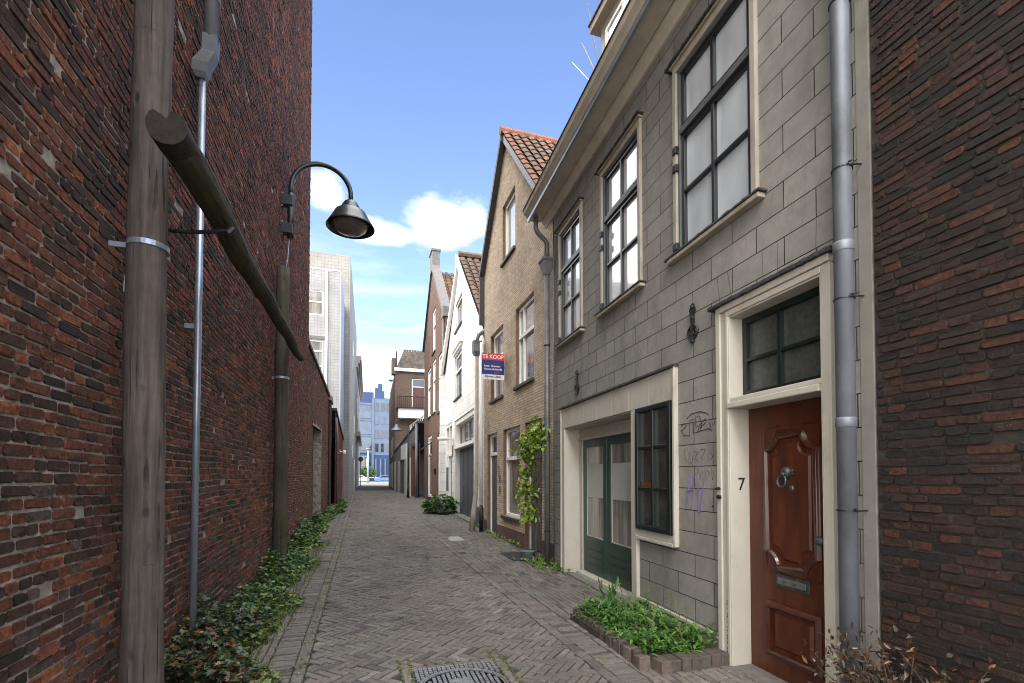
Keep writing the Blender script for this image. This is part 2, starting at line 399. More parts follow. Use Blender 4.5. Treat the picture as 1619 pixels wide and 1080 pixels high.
def pal_left(s, z, r):
    t = r.random(); h = min(1, max(0, (z-2.6)/4)); low = max(0, 1-z/1.6)
    warm = .30 if s < 7 else .42
    warm *= (1-.45*h)
    if t < warm*.16: c = (.25,.078,.030)
    elif t < warm: c = (.175,.056,.029)
    elif t < warm+.34: c = (.122,.043,.024)
    elif t < .95: c = (.060,.029,.019)
    else: c = (.028,.018,.013)
    if r.random() < low*.45: c = (.088,.060,.050)
    k = r.uniform(.75, 1.2)
    return tuple(x*k for x in c)
def pal_garden(s, z, r):
    t = r.random()
    c = (.155,.060,.040) if t < .25 else (.120,.052,.038) if t < .65 else (.085,.05,.04) if t < .9 else (.055,.042,.037)
    k = r.uniform(.8, 1.2); return tuple(x*k for x in c)
def pal_red(s, z, r):
    t = r.random()
    c = (.19,.062,.043) if t < .45 else (.15,.055,.04) if t < .85 else (.09,.045,.038)
    k = r.uniform(.85, 1.15); return tuple(x*k for x in c)
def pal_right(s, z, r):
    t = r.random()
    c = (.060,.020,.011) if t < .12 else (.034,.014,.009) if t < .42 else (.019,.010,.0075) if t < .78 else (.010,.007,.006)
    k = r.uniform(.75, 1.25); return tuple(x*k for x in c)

# ================================================================== LEFT SIDE
# tall old brick building
t = thing('brick_building', (-1.35, 7, 0), 'tall windowless dark brick building flush along the left side of the lane', 'building')
mb = MB(FL); brick_wall(mb, .3, 13.9, -.12, 15.0, pal_left, course=.056, L=.178, j=.010, depth=.010, rough=1.7, wave=.007)
mb.build('wall', M['rough_brick'], t)
mb = MB(FL).box(.3, 13.9, .0, 5.0, -.3, 15.0); mb.build('mortar_core', M['mortar'], t)

# garden wall with gate opening
GW = lambda s: 5.15 - (s-13.9)*.12
def FGW(s, d, z): return (-1.42 + (s-13.9)*.047 - d, s, z)
t = thing('garden_wall', (-1.4, 17, .1), 'weathered brick garden wall with a tall dark gateway beyond the tall building', 'wall')
holes = [(15.3, 17.4, .0, 3.05)]
mb = MB(FGW); brick_wall(mb, 13.92, 19.2, 0, GW, pal_garden, course=.062, holes=holes, depth=.014)
mb.build('brickwork', M['rough_brick'], t)
mb = MB(FGW).strips([13.92, 16, 19.2], GW, -.2, holes, 0, .35); mb.box(13.92, 15.3, .36, .5, -.2, 5.1); mb.box(17.4, 19.2, .36, .5, -.2, 4.4)
mb.build('mortar_core', M['mortar'], t)
mb = MB(FGW)
mb.add([(13.9,-.07,GW(13.9)),(19.3,-.07,GW(19.3)),(19.3,.4,GW(19.3)),(13.9,.4,GW(13.9)),(13.9,-.07,GW(13.9)+.1),(19.3,-.07,GW(19.3)+.1),(19.3,.4,GW(19.3)+.16),(13.9,.4,GW(13.9)+.16)],
       [(0,3,2,1),(4,5,6,7),(0,1,5,4),(1,2,6,5),(2,3,7,6),(3,0,4,7)])
mb.build('coping', M['lead'], t)
mb = MB(FGW).box(15.3, 17.4, -.004, .1, 3.05, 3.27); mb.build('lintel', M['concrete'], t)
mb = MB(FGW)
for i in range(12): mb.box(15.3+i*.175+.005, 15.3+(i+1)*.175-.005, .26, .3, 0, 3.05)
g_ = mb.build('gate', M['recess_dark'], t, bevel=.004)
# pier
t = thing('brick_pier', (-1.1, 19.7, .1), 'narrow dark brick pier with rounded stone cap between garden wall and red shed', 'pier')
FP = lambda s, d, z: (-1.12 - d, s, z)
mb = MB(FP); brick_wall(mb, 19.25, 20.5, 0, 4.38, lambda s, z, r: tuple(x*.6 for x in pal_garden(s, z, r)), course=.062, depth=.012)
mb.build('brickwork', M['rough_brick'], t)
mb = MB(FP).box(19.25, 20.5, .0, .6, -.1, 4.38); mb.build('mortar_core', M['mortar_dark'], t)
mb = MB().prism([(19.2,4.38),(20.55,4.38),(20.5,4.52),(20.2,4.62),(19.5,4.62),(19.25,4.52)], -1.75, -1.06, 0); mb.build('cap', M['stone'], t)
# red brick shed
def FS(s, d, z): return (-.98 + (s-20.6)*.024 - d, s, z)
SH = lambda s: 4.15 - (s-20.6)*.16
t = thing('red_brick_shed', (-.95, 23, .15), 'low red brick outbuilding with sloping dark coping before the white tiled block', 'outbuilding')
mb = MB(FS); brick_wall(mb, 20.6, 25.7, 0, SH, pal_red, course=.062, holes=[(21.2,22.3,0,2.9)], depth=.01)
mb.build('wall', M['rough_brick'], t)
mb = MB(FS).strips([20.6,25.7], SH, -.1, [(21.2,22.3,0,2.9)], 0, .15); mb.box(20.62, 25.68, .2, 2.5, -.1, 3.2); mb.build('mortar_core', M['mortar_dark'], t)
mb = MB(FS).add([(20.55,-.06,SH(20.55)),(25.75,-.06,SH(25.75)),(25.75,2.6,SH(25.75)),(20.55,2.6,SH(20.55)),(20.55,-.06,SH(20.55)+.1),(25.75,-.06,SH(25.75)+.1),(25.75,2.6,SH(25.75)+.1),(20.55,2.6,SH(20.55)+.1)],
       [(0,3,2,1),(4,5,6,7),(0,1,5,4),(1,2,6,5),(2,3,7,6),(3,0,4,7)]); mb.build('coping', M['lead'], t)
mb = MB(FS).box(21.2, 22.3, .1, .15, 0, 2.9); mb.build('door', M['darkdoor'], t)
mb = MB(FS)
mb.box(23.3, 23.5, -.02, .0, 2.55, 2.75); mb.tube([(23.4,-.02,2.65),(23.4,-.16,2.65)], .02); mb.lathe([(.03,-.1),(.07,-.05),(.08,.05),(.03,.1)], (23.4,-.2,2.62), 10)
tag(mb.build('wall_lamp', M['white'], None, loc=FS(23.4,0,2.5)), 'small white bulkhead lamp fixed on the red brick shed', 'lamp')
mb = MB(FS).tube([(20.9,-.06,.1),(20.9,-.06,3.2),(20.9,-.02,3.9)], .045)
mb.build('drainpipe', M['zinc_dark'], t, smooth=True)

# white tiled block
t = thing('white_tiled_block', (-1.1, 26.3, .2), 'white tiled block with stacked grey windows behind the garden wall', 'building')
FX = lambda x0, y0: (lambda s, d, z: (s, y0 + d, z))              # faces the viewer: s runs along X
fb1 = FX(0, 26.3)
w1 = [(-2.72,-1.88,9.75,11.0),(-2.72,-1.88,6.4,8.45)]
mb = MB(fb1).strips([-9,-1.08], lambda s: 12.1, -.2, w1, 0, .12)
mb.add([(-9,5.3,-.2),(-9,0,-.2),(-9,0,12.1),(-9,5.3,12.1),(-1.08,0,-.2),(-1.02,5.3,-.2),(-1.02,5.3,12.1),(-1.08,0,12.1)], [(0,1,2,3),(4,5,6,7),(3,2,7,6)])
mb.build('wall', M['tile_white'], t)
mb = MB(fb1).box(-9.02,-1.04,-.03,.16,12.1,12.16); mb.build('roof_edge', M['white'], t)
mb = MB(fb1).box(-1.78,-1.66,-.10,-.003,-.1,12.05); mb.build('pilaster', M['white'], t)
mb = MB().box(-1.075,-1.015,26.25,31.5,-.1,12.1); mb.build('side_cladding', M['paleblue'], t)
mb = MB(fb1).box(-9,-1.80,-.04,-.003,8.5,8.66); mb.build('stone_band', M['stone'], t)
for (a, b, c, d) in w1:
    m1 = MB(fb1)
    for bx in ((a,a+.05),(b-.05,b)): m1.box(bx[0],bx[1],.04,.1,c,d)
    nz = [c, c+(d-c)*.52, d-.06] if d-c < 1.5 else [c, c+(d-c)*.34, c+(d-c)*.72, d-.06]
    for z in nz: m1.box(a+.05,b-.05,.045,.1,z,z+.06)
    w = m1.build('window', M['white'], t)
    MB(fb1).box(a,b,.08,.118,c,d).build('pane', M['curtain_glass'], w)
# grey tiled block behind
t = thing('grey_tiled_block', (-.75, 31.6, .2), 'taller beige grey tiled block rising behind the white tiled block', 'building')
mb = MB().add([(-12,31.6,-.2),(-.69,31.6,-.2),(-.45,50,-.2),(-12,50,-.2),(-12,31.6,15.3),(-.69,31.6,15.3),(-.45,50,15.3),(-12,50,15.3)],
    [(4,5,6,7),(0,1,5,4),(2,3,7,6),(3,0,4,7)]); mb.build('front_wall', M['tile_grey'], t)
mb = MB().add([(-.69,31.6,-.2),(-.45,50,-.2),(-.45,50,15.3),(-.69,31.6,15.3)], [(0,1,2,3)]); mb.build('side_wall', M['concrete'], t)
for y, z0, z1 in ((38,9.5,11.6),(43,5.2,6.6),(38,2.9,3.8),(44,.2,2.9)):
    x = -.69 + (y-31.6)*.013
    w = MB().box(x-.05, x+.035, y, y+1.3, z0, z1).build('window', M['white'], t)
    MB().box(x+.02, x+.04, y+.12, y+1.18, z0+.1, z1-.1).build('pane', M['dark_glass'], w)
mb = MB().lathe([(.55,0),(.5,.25),(.25,.38),(0.02,.4)], (-2.7,33,15.3), 14); mb.build('roof_vent', M['lead'], t, smooth=True)
# far left house with heavy cornice
t = thing('corniced_house', (-.35, 60, .2), 'pale plastered house with a heavy cornice at the far left end', 'house')
mb = MB().add([(-8,50.05,-.2),(-.46,50.05,-.2),(-.12,73,-.2),(-8,73,-.2),(-8,50.05,13.2),(-.46,50.05,13.2),(-.12,73,13.2),(-8,73,13.2)],
    [(4,5,6,7),(0,1,5,4),(1,2,6,5),(2,3,7,6),(3,0,4,7)]); mb.build('wall', M['concrete'], t)
mb = MB()
for dx, z0, z1 in ((.15,12.3,12.7),(.32,12.7,13.0),(.45,13.0,13.4)):
    mb.add([(-.6,50,z0),(-.44+dx,50,z0),(-.12+dx,73.1,z0),(-.6,73.1,z0),(-.6,50,z1),(-.44+dx,50,z1),(-.12+dx,73.1,z1),(-.6,73.1,z1)],
       [(0,3,2,1),(4,5,6,7),(0,1,5,4),(1,2,6,5),(2,3,7,6),(3,0,4,7)])
mb.build('cornice', M['cream_dirty'], t)
mb = MB()
mb.add([(-.6,52,5.6),(-.05,52,5.6),(.2,70,5.6),(-.6,70,5.6),(-.6,52,6.1),(-.05,52,6.1),(.2,70,6.1),(-.6,70,6.1)], [(0,3,2,1),(4,5,6,7),(0,1,5,4),(1,2,6,5),(2,3,7,6),(3,0,4,7)])
mb.build('canopy', M['cream_dirty'], t)
for y in (54,60,66):
    x = -.46+(y-50)*.0148
    w = MB().box(x-.1, x+.05, y, y+1.3, 7.6, 9.8).build('window', M['white'], t)
    MB().box(x, x+.06, y+.12, y+1.18, 7.7, 9.7).build('pane', M['dark_glass'], w)

# timber poles and the log
def wobble(x, y, z0, z1, r0, r1, n=26, lean=(0,0)):
    pts = []; rs = []
    for i in range(n+1):
        f = i/n; z = z0+(z1-z0)*f
        pts.append((x+lean[0]*f+.006*math.sin(i*1.3), y+lean[1]*f+.006*math.cos(i*.9), z)); rs.append(r0+(r1-r0)*f+R.uniform(-.002,.002))
    return pts, rs
t = thing('timber_pole', (-1.12, 3.1, 0), 'thick grey weathered timber pole in the left foreground with a steel band', 'pole', 'timber poles against the brick wall')
def timber(pts, rs, mat, name, parent, n=48, amp=.0022):
    ph = [R.uniform(0,6.28) for _ in range(6)]; vs = []; fs = []
    P = [Vector(q) for q in pts]
    crk = [(R.uniform(0,2*PI), R.randrange(len(P)), R.randrange(6,26)) for _ in range(26)]
    kn = [(R.uniform(0,2*PI), R.randrange(len(P))) for _ in range(12)]
    for i, p in enumerate(P):
        d = (P[min(i+1,len(P)-1)]-P[max(i-1,0)]).normalized(); ref = Vector((0,0,1)) if abs(d.z) < .9 else Vector((1,0,0))
        s1 = d.cross(ref).normalized(); t1 = s1.cross(d)
        for k in range(n):
            a = 2*PI*k/n; r1 = rs[i]*(1+.012*math.sin(2*a+ph[0]+i*.05)+.010*math.sin(3*a+ph[1]-i*.03))
            r1 += amp*(math.sin(11*a+ph[2]+.4*math.sin(i*.21))*.5+math.sin(17*a+ph[3]+.5*math.sin(i*.13))*.5)+R.gauss(0,amp*.22)
            for (ca, ci, cl) in crk:
                if ci <= i <= ci+cl and abs((a-ca-.01*(i-ci)+PI)%(2*PI)-PI) < PI/n*1.01: r1 -= .008*math.sin(PI*(i-ci+.5)/(cl+1))
            for (ka, ki) in kn:
                if abs(i-ki) <= 1 and abs((a-ka+PI)%(2*PI)-PI) < .28: r1 += .004*(1-abs(i-ki)*.5)
            vs.append(tuple(p+s1*math.cos(a)*r1+t1*math.sin(a)*r1))
    for i in range(len(P)-1):
        for k in range(n): fs.append((i*n+k, i*n+(k+1)%n, (i+1)*n+(k+1)%n, (i+1)*n+k))
    fs.append(tuple(range(n))[::-1]); fs.append(tuple(range((len(P)-1)*n, len(P)*n)))
    return MB().add(vs, fs).build(name, mat, parent, smooth=True)
p, r_ = wobble(-1.12, 3.1, -.3, 7.0, .098, .080, 200)
p = [(q[0]-(.006*math.sin(i*1.3))+.007*math.sin(i*.06), q[1]-.006*math.cos(i*.9), q[2]) for i, q in enumerate(p)]; r_ = [.098-.018*i/200+.0018*math.sin(i*.11)+.0012*math.sin(i*.37) for i in range(201)]
timber(p, r_, M['pole'], 'shaft', t)
def band(cx, cy, z, r, h, name, parent, mat, tab=True):
    m1 = MB().lathe([(r+.002,-h/2),(r+.007,-h/2),(r+.007,h/2),(r+.002,h/2)], (cx,cy,z), 28)
    if tab: m1.box(cx-r-.09, cx-r+.01, cy-.004, cy+.004, z-h/2, z+h/2)
    return m1.build(name, mat, parent, smooth=False)
band(-1.12, 3.1, 2.80, .0905, .028, 'steel_band', t, M['steel'])
t = thing('timber_pole', (-1.2, 8.35, 0), 'shorter mossy timber pole standing in the ivy further down the left wall', 'pole', 'timber poles against the brick wall')
p, r_ = wobble(-1.2, 8.35, -.2, 4.86, .112, .094)
MB().tube(p, r_, 18).build('shaft', M['pole_green'], t, smooth=True)
band(-1.2, 8.35, 3.09, .106, .035, 'steel_band', t, M['steel'])
# log: from cut end near the camera to the second pole
A0 = Vector((-.885, 2.66, 3.20)); A1 = Vector((-1.02, 9.2, 3.62))
t = thing('log_beam', tuple(A0), 'dark mossy log slung level across the two timber poles, notched at its sawn end', 'log')
n = 30; pts = [A0.lerp(A1, .014+.986*i/n)+Vector((.01*math.sin(i*.8), 0, .012*math.sin(i*.55))) for i in range(n+1)]
n = 150; pts = [A0.lerp(A1, .014+.986*i/n)+Vector((.010*math.sin(i*.13), 0, .010*math.sin(i*.09)+.004*math.sin(i*.31))) for i in range(n+1)]
timber([tuple(q) for q in pts], [.083 - .018*(i/n)+.002*math.sin(i*.23)+.002*math.sin(i*.07) for i in range(n+1)], M['log'], 'trunk', t, 40, .003)
d = (A1-A0).normalized(); s_ = d.cross(Vector((0,0,1))).normalized(); u_ = s_.cross(d)
mb = MB(); vs = []; nn = 36
NR = 8
for m_ in range(NR+1):
    dd = .10-.14*m_/NR
    for k in range(nn):
        a = 2*PI*k/nn; rr = .085+R.uniform(-.0015,.0015)
        da = abs(a-PI*.52); g_ = max(0, 1-da/.62)
        rr *= 1-.62*(g_**.7)*min(1, m_/3.0) + (R.uniform(-.03,.03) if g_ > 0 else 0)
        q = A0 + s_*math.cos(a)*rr + u_*math.sin(a)*rr + d*dd
        vs.append(tuple(q))
fs = [tuple(range(nn))[::-1], tuple(range(NR*nn,(NR+1)*nn))]
for m_ in range(NR):
    for k in range(nn): fs.append((m_*nn+k, m_*nn+(k+1)%nn, (m_+1)*nn+(k+1)%nn, (m_+1)*nn+k))
mb.add(vs, fs)
for k in range(16):
    a = PI*.52+R.uniform(-.75,.75); rr = .085*(1-.5*max(0,1-abs(a-PI*.52)/.62)); q = A0+s_*math.cos(a)*rr+u_*math.sin(a)*rr+d*R.uniform(0,.09)
    q2 = q+u_*R.uniform(.008,.022)+s_*R.gauss(0,.006)-d*R.uniform(0,.02); mb.tube([tuple(q-u_*.012),tuple(q),tuple(q2)], [.009,.007,.001], 5)
mb.build('sawn_end', M['log_end'], t)
mb = MB().tube([(-1.23,3.28,2.98),(-.95,3.25,2.985),(-.74,3.2,3.0)], .012, 8); mb.tube([(-.76,3.2,2.985),(-.73,3.2,3.02)], .02, 8)
mb.build('threaded_rod', M['iron'], t)

# rainwater pipe on the left: box section above, elbow, thin steel pipe below
t = thing('wall_downpipe', (-1.29, 4.42, 0), 'slim galvanised steel downpipe on the left brick wall with a squared elbow', 'downpipe')
MB().tube([(-1.25,4.40,.0),(-1.25,4.43,4.80)], .026, 14).build('lower_pipe', M['steel'], t, smooth=True)
mb = MB()
def sq(c, ax, w, h):
    return [(c[0]-w/2,c[1]-h/2,c[2]),(c[0]+w/2,c[1]-h/2,c[2]),(c[0]+w/2,c[1]+h/2,c[2]),(c[0]-w/2,c[1]+h/2,c[2])]
def loft(mb, rings):
    vs = [p for r in rings for p in r]; k = len(rings[0]); fs = [tuple(range(k))[::-1], tuple(range((len(rings)-1)*k, len(rings)*k))]
    for i in range(len(rings)-1):
        for j in range(k): fs.append((i*k+j, i*k+(j+1)%k, (i+1)*k+(j+1)%k, (i+1)*k+j))
    mb.add(vs, fs)
loft(mb, [sq((-1.255,4.42,4.76),0,.06,.06), sq((-1.26,4.42,4.80),0,.10,.10), sq((-1.255,4.43,4.88),0,.115,.115), sq((-1.215,4.50,5.04),0,.10,.11), sq((-1.215,4.52,5.2),0,.105,.105)])
mb.build('elbow', M['zinc_dark'], t)
MB().tube([(-1.215,4.52,5.18),(-1.215,4.54,9.5)], .056, 16).build('upper_pipe', M['zinc'], t, smooth=True)
MB().lathe([(.058,0),(.064,.01),(.064,.05),(.058,.06)], (-1.215,4.52,5.5), 18).build('collar', M['zinc_dark'], t)
MB().box(-1.34,-1.27,4.40,4.46,2.72,2.76).build('clip', M['steel'], t)
# wires
mb = MB().tube([(-1.335,3.42+.012*math.sin(i*1.1)-.004*i,3.18-i*.05) for i in range(12)], .0022, 5)
tag(mb.build('dangling_wire', M['white'], None, loc=(-1.31,2.86,2.2)), 'thin pale wire hanging loose behind the thick foreground pole', 'wire')

# wall lamp
t = thing('street_lamp', (-1.35, 9.1, 5.6), 'dark green swan neck wall lamp on the tall brick building against the sky', 'street lamp')
Y0 = 9.15; xl = -.22
mb = MB().tube([(-1.2,Y0,5.70),(-1.2,Y0,6.5)], .055, 16)
arc = [(-1.2,Y0,6.45)]+[(-.70-.50*math.cos(a), Y0, 6.62+.50*math.sin(a)) for a in [PI*i/20 for i in range(0,20)]]
arc[-1:] = [(-.205,Y0,6.68)]; arc.append((-.205,Y0,6.50))
mb.tube(arc, [.042]*len(arc), 14); mb.build('swan_neck', M['lampgreen'], t, smooth=True)
for z in (5.86,6.36): MB().box(-1.35,-1.16,Y0-.07,Y0+.07,z-.09,z+.09).build('bracket', M['lampgreen'], t, bevel=.008)
for z in (5.75,5.97,6.25,6.47): MB().tube([(-1.37,Y0-.05,z),(-1.32,Y0-.05,z)], .012, 8).build('bolt', M['steel'], t)
LC = (-.205, Y0, 6.05)
mb = MB().lathe([(.06,.50),(.11,.46),(.155,.39),(.165,.34),(.20,.32),(.27,.27),(.33,.16),(.40,.04),(.425,.0),(.42,-.006),(.395,.035),(.32,.15),(.25,.25),(.1,.3),(.01,.3)], LC, 40)
mb.build('shade', M['lampgreen'], t, smooth=True)
mb = MB().lathe([(.33,.10),(.31,.02),(.25,-.05),(.15,-.095),(.01,-.11)], LC, 36); mb.build('glass', M['opal'], t, smooth=True)
MB().tube([(-1.22,Y0,5.7),(-1.24,Y0-.03,5.3),(-1.30,Y0-.05,4.9),(-1.31,Y0-.05,4.5)], .008, 6).build('cable', M['steel'], t)

# ================================================================== GROUND
mb = MB()
ys = [-6,2,10,14,18,22,26,29,40,64,130,700]
for a, b in zip(ys[:-1], ys[1:]):
    wx = 400 if b > 64 else 60
    mb.add([(-wx,a,gz(a)-.03),(wx,a,gz(a)-.03),(wx,b,gz(b)-.03),(-wx,b,gz(b)-.03)], [(0,1,2,3)])
tag(mb.build('ground', M['ground']), kind='structure')
mb = MB()
for i in range(-4, 66, 2):
    mb.add([(-1.6,i,gz(i)-.017),(4.3,i,gz(i)-.017),(4.3,i+2,gz(i+2)-.017),(-1.6,i+2,gz(i+2)-.017)], [(0,1,2,3)])
tag(mb.build('joint_bedding', M['soil']), kind='structure')
mb = MB().add([(-60,65.5,.2),(60,65.5,.2),(60,116,.2),(-60,116,.2)], [(0,1,2,3)])
tag(mb.build('cross_road', M['road']), kind='structure')

def clipx(P, x, keep_less):
    out = []
    for i in range(len(P)):
        a, b = P[i], P[(i+1) % len(P)]
        ia = (a[0] <= x) if keep_less else (a[0] >= x); ib = (b[0] <= x) if keep_less else (b[0] >= x)
        if ia: out.append(a)
        if ia != ib:
            t_ = (x-a[0])/(b[0]-a[0]); out.append((x, a[1]+(b[1]-a[1])*t_))
    return out
def paver(mb, P, col, h0, inset=.005, ztop=0.0):
    """one clay paver: outline P, chamfered top edge, slightly tilted and uneven"""
    n = len(P); cx = sum(p[0] for p in P)/n; cy = sum(p[1] for p in P)/n
    tx, ty, dz = R.gauss(0,.016), R.gauss(0,.016), R.gauss(0,.0022)
    lo = []; hi = []; mid = []
    for x, y in P:
        g = gz(y); x += R.gauss(0,.0010); y += R.gauss(0,.0010)
        k = 1-inset/max(.03, math.hypot(x-cx, y-cy))*1.4
        hx, hy = cx+(x-cx)*k, cy+(y-cy)*k; h = g+dz+ztop+(x-cx)*tx+(y-cy)*ty
        lo.append((x, y, g-.024)); mid.append((x, y, h-.005)); hi.append((hx, hy, h))
    fs = [(i,(i+1)%n,n+(i+1)%n,n+i) for i in range(n)]+[(n+i,n+(i+1)%n,2*n+(i+1)%n,2*n+i) for i in range(n)]+[tuple(range(2*n,3*n))]
    mb.add(lo+mid+hi, fs, col)
def pcol(x, y):
    t = R.random(); base = (.136,.124,.109)
    if t < .12: base = (.146,.126,.109)
    elif t < .22: base = (.088,.080,.075)
    elif t < .30: base = (.14,.13,.114)
    elif t < .34: base = (.175,.162,.147)
    k = R.uniform(.86,1.13)*(1+.10*math.sin(x*2.1+y*.6)*math.sin(y*.43)); return tuple(c*k for c in base)
MH = (.40,1.07,3.12,3.93)      # manhole footprint
covers = [(2.03,2.38,11.28,12.1),(2.02,2.30,9.48,9.72),(1.22,1.44,8.9,9.12)]
def blocked(x, y, m=0):
    if MH[0]-.09-m < x < MH[1]+.09+m and MH[2]-.09 < y < MH[3]+.07+m: return True
    for c in covers:
        if c[0]-.02 < x < c[1]+.02 and c[2]-.02 < y < c[3]+.02: return True
    if 2.17 < x < 2.9 and 3.4 < y < 4.8: return True
    return False
XL, XR = -.40, 1.80
mb = MB(); W = .068; n = 3; L = W*n; c45 = math.sqrt(.5); jt = .0048
NY = int(60/W)
def rot(p): return ((p[0]-p[1])*c45, (p[0]+p[1])*c45)
for ix in range(-30, 520):
    for iy in range(-520, 60):
        # cheap rejection
        gx, gy = (ix+iy)*W*c45-.4, (ix-iy)*W*c45+1.3
        if gx < XL-.3 or gx > XR+.3 or gy > 46 or gy < .5: continue
        r_ = (ix-iy) % (2*n)
        if r_ == 0: q = [(ix*W+jt,iy*W+jt),((ix+n)*W-jt,iy*W+jt),((ix+n)*W-jt,(iy+1)*W-jt),(ix*W+jt,(iy+1)*W-jt)]
        elif r_ == 2*n-1: q = [(ix*W+jt,iy*W+jt),((ix+1)*W-jt,iy*W+jt),((ix+1)*W-jt,(iy+n)*W-jt),(ix*W+jt,(iy+n)*W-jt)]
        else: continue
        P = [rot(p) for p in q]; P = [(y-.4, x+1.3) for x, y in P][::-1]
        cx = sum(p[0] for p in P)/4; cy = sum(p[1] for p in P)/4
        if cx < XL-.02 or cx > XR+.02 or blocked(cx, cy): continue
        P = clipx(clipx(P, XL+.004, False), XR-.004, True)
        if len(P) < 3: continue
        paver(mb, P, pcol(cx, cy), 0)
def rows(x0, x1, along, ya=.6, yb=46, hook=None):
    # rows of bricks: along=True means laid lengthwise along the lane
    if along:
        nr = max(1, round((x1-x0)/W)); w = (x1-x0)/nr
        for i in range(nr):
            y = ya-R.random()*.2
            while y < yb:
                l = .205
                P = [(x0+i*w+jt,y+jt),(x0+(i+1)*w-jt,y+jt),(x0+(i+1)*w-jt,y+l-jt),(x0+i*w+jt,y+l-jt)]
                cx, cy = x0+(i+.5)*w, y+l/2
                if not blocked(cx, cy) and not (hook and hook(cx, cy)): paver(mb, P, pcol(cx, cy), 0)
                y += l
    else:
        y = ya
        while y < yb:
            P = [(x0+jt,y+jt),(x1-jt,y+jt),(x1-jt,y+W-jt),(x0+jt,y+W-jt)]
            cx, cy = (x0+x1)/2, y+W/2
            if not blocked(cx, cy): paver(mb, P, pcol(cx, cy), 0)
            y += W
rows(XL-.10, XL, True); rows(XL-.31, XL-.10, False); 
rows(-1.3, XL-.31, True)
rows(XR, XR+.10, True); rows(XR+.10, XR+.31, False)
rows(XR+.31, 4.2, True, hook=lambda x, y: x > (XF(y)+.45 if y < 8 else 3.45+(y-8)*.03))
# frame of bricks round the manhole
for y in [MH[2]+i*.205 for i in range(5)]:
    for xx in (MH[0]-.085, MH[1]+.01):
        if y+.2 < MH[3]+.1: paver(mb, [(xx+jt,y),(xx+.072,y),(xx+.072,y+.198),(xx+jt,y+.198)], pcol(xx,y), 0)
for i in range(4):
    x = MH[0]-.085+i*.215; paver(mb, [(x,MH[3]+.006),(x+.208,MH[3]+.006),(x+.208,MH[3]+.074),(x,MH[3]+.074)], pcol(x,4), 0)
tag(mb.build('street_paving', M['paver']), kind='structure')

# fine moss in the joints
mb = MB()
for i in range(2600):
    zone = R.random()
    if zone < .45: x = R.choice([XL-.10, XL, XL-.31, XL-.05])+R.gauss(0,.012); y = R.uniform(2,16)
    elif zone < .6: x = R.choice([MH[0]-.088, MH[0]-.005, MH[1]+.085, MH[1]+.004])+R.gauss(0,.008); y = R.uniform(3,4.2)
    else: x = R.uniform(1.9,3.1); y = R.uniform(3.5,18) ; x = x if y > 7 else min(x, 2.9)
    g = gz(y); s = R.uniform(.006,.016); a = R.random()*6
    c = (.07,.085,.02) if R.random() < .7 else (.11,.12,.03)
    mb.add([(x+s*math.cos(a+k*1.6), y+s*math.sin(a+k*1.6), g+.002+R.random()*.004) for k in range(4)]+[(x,y,g+.010)], [(0,1,4),(1,2,4),(2,3,4),(3,0,4)], c)
tag(mb.build('joint_moss', M['leaf']), 'green moss in the joints of the brick paving', 'moss', kind='stuff')

# manhole
t = thing('manhole_cover', (.74, 3.6, 0), 'square cast iron manhole with ribbed round lid in the foreground paving', 'manhole')
mb = MB().box(MH[0],MH[1],MH[2],MH[3],-.02,-.004); mb.build('base', M['recess_dark'], t)
mb = MB(); cxm, cym, rm = .735, 3.53, .31
nx = 18
for i in range(nx):
    for j in range(20):
        x = MH[0]+.012+(i+.5)*(.656/nx); y = MH[2]+.01+(j+.5)*.041
        if math.hypot(x-cxm, y-cym) > rm+.045: mb.box(x-.013,x+.013,y-.015,y+.015,-.004,.006)
mb.lathe([(rm+.012,-.004),(rm+.012,.006),(rm+.028,.006),(rm+.028,-.004)], (cxm,cym,0), 60)
mb.build('frame', M['cast'], t)
mb = MB()
for i in range(-8,9):
    for j in range(-9,10):
        x = cxm+i*.038; y = cym+j*.036+(.018 if i%2 else 0)
        if math.hypot(x-cxm, y-cym) < rm-.022 and not (abs(x-cxm) < .07 and abs(y-cym-.05) < .11): mb.box(x-.013,x+.013,y-.013,y+.013,-.004,.006)
mb.box(cxm-.066,cxm+.066,cym-.056,cym+.156,-.004,.002)
for a in range(5): mb.box(cxm-.055+a*.012, cxm-.047+a*.012, cym-.03+.01*a, cym+.11-.012*a, -.004, .005)
mb.lathe([(rm-.006,-.004),(rm-.006,.006),(rm+.006,.006),(rm+.006,-.004)], (cxm,cym,0), 60)
mb.build('lid', M['cast'], t)
for i, (c, lab) in enumerate(zip(covers, ('pale rectangular access cover farthest down the paving', 'dark slotted drain grate in the right hand paving', 'small square valve cover left of the drain grate'))):
    g = gz(c[2]); mb = MB()
    if i == 1:
        mb.box(c[0],c[1],c[2],c[3],g-.02,g-.006)
        for k in range(6): mb.box(c[0]+.01, c[1]-.01, c[2]+.015+k*.038, c[2]+.034+k*.038, g-.006, g+.004)
    else:
        mb.box(c[0],c[1],c[2],c[3],g-.02,g+.001); mb.box(c[0]+.02,c[1]-.02,c[2]+.02,c[3]-.02,g+.001,g+.006)
        mb.tube([((c[0]+c[1])/2-.03,(c[2]+c[3])/2,g+.006),((c[0]+c[1])/2+.03,(c[2]+c[3])/2,g+.006)], .006, 6)
    tag(mb.build(['access_cover','drain_grate','valve_cover'][i], [M['concrete'],M['cast'],M['stone']][i], None, loc=((c[0]+c[1])/2,(c[2]+c[3])/2,g)), lab, ['cover','drain','cover'][i])
mb = MB().box(2.66,3.19,8.35,9.28,.004,.018)
for k in range(14): mb.box(2.69,3.16,8.40+k*.062,8.43+k*.062,.018,.022)
tag(mb.build('doormat', M['rubber'], None, loc=(2.9,8.8,0)), 'dark rubber doormat on the paving before the tan house side door', 'doormat')

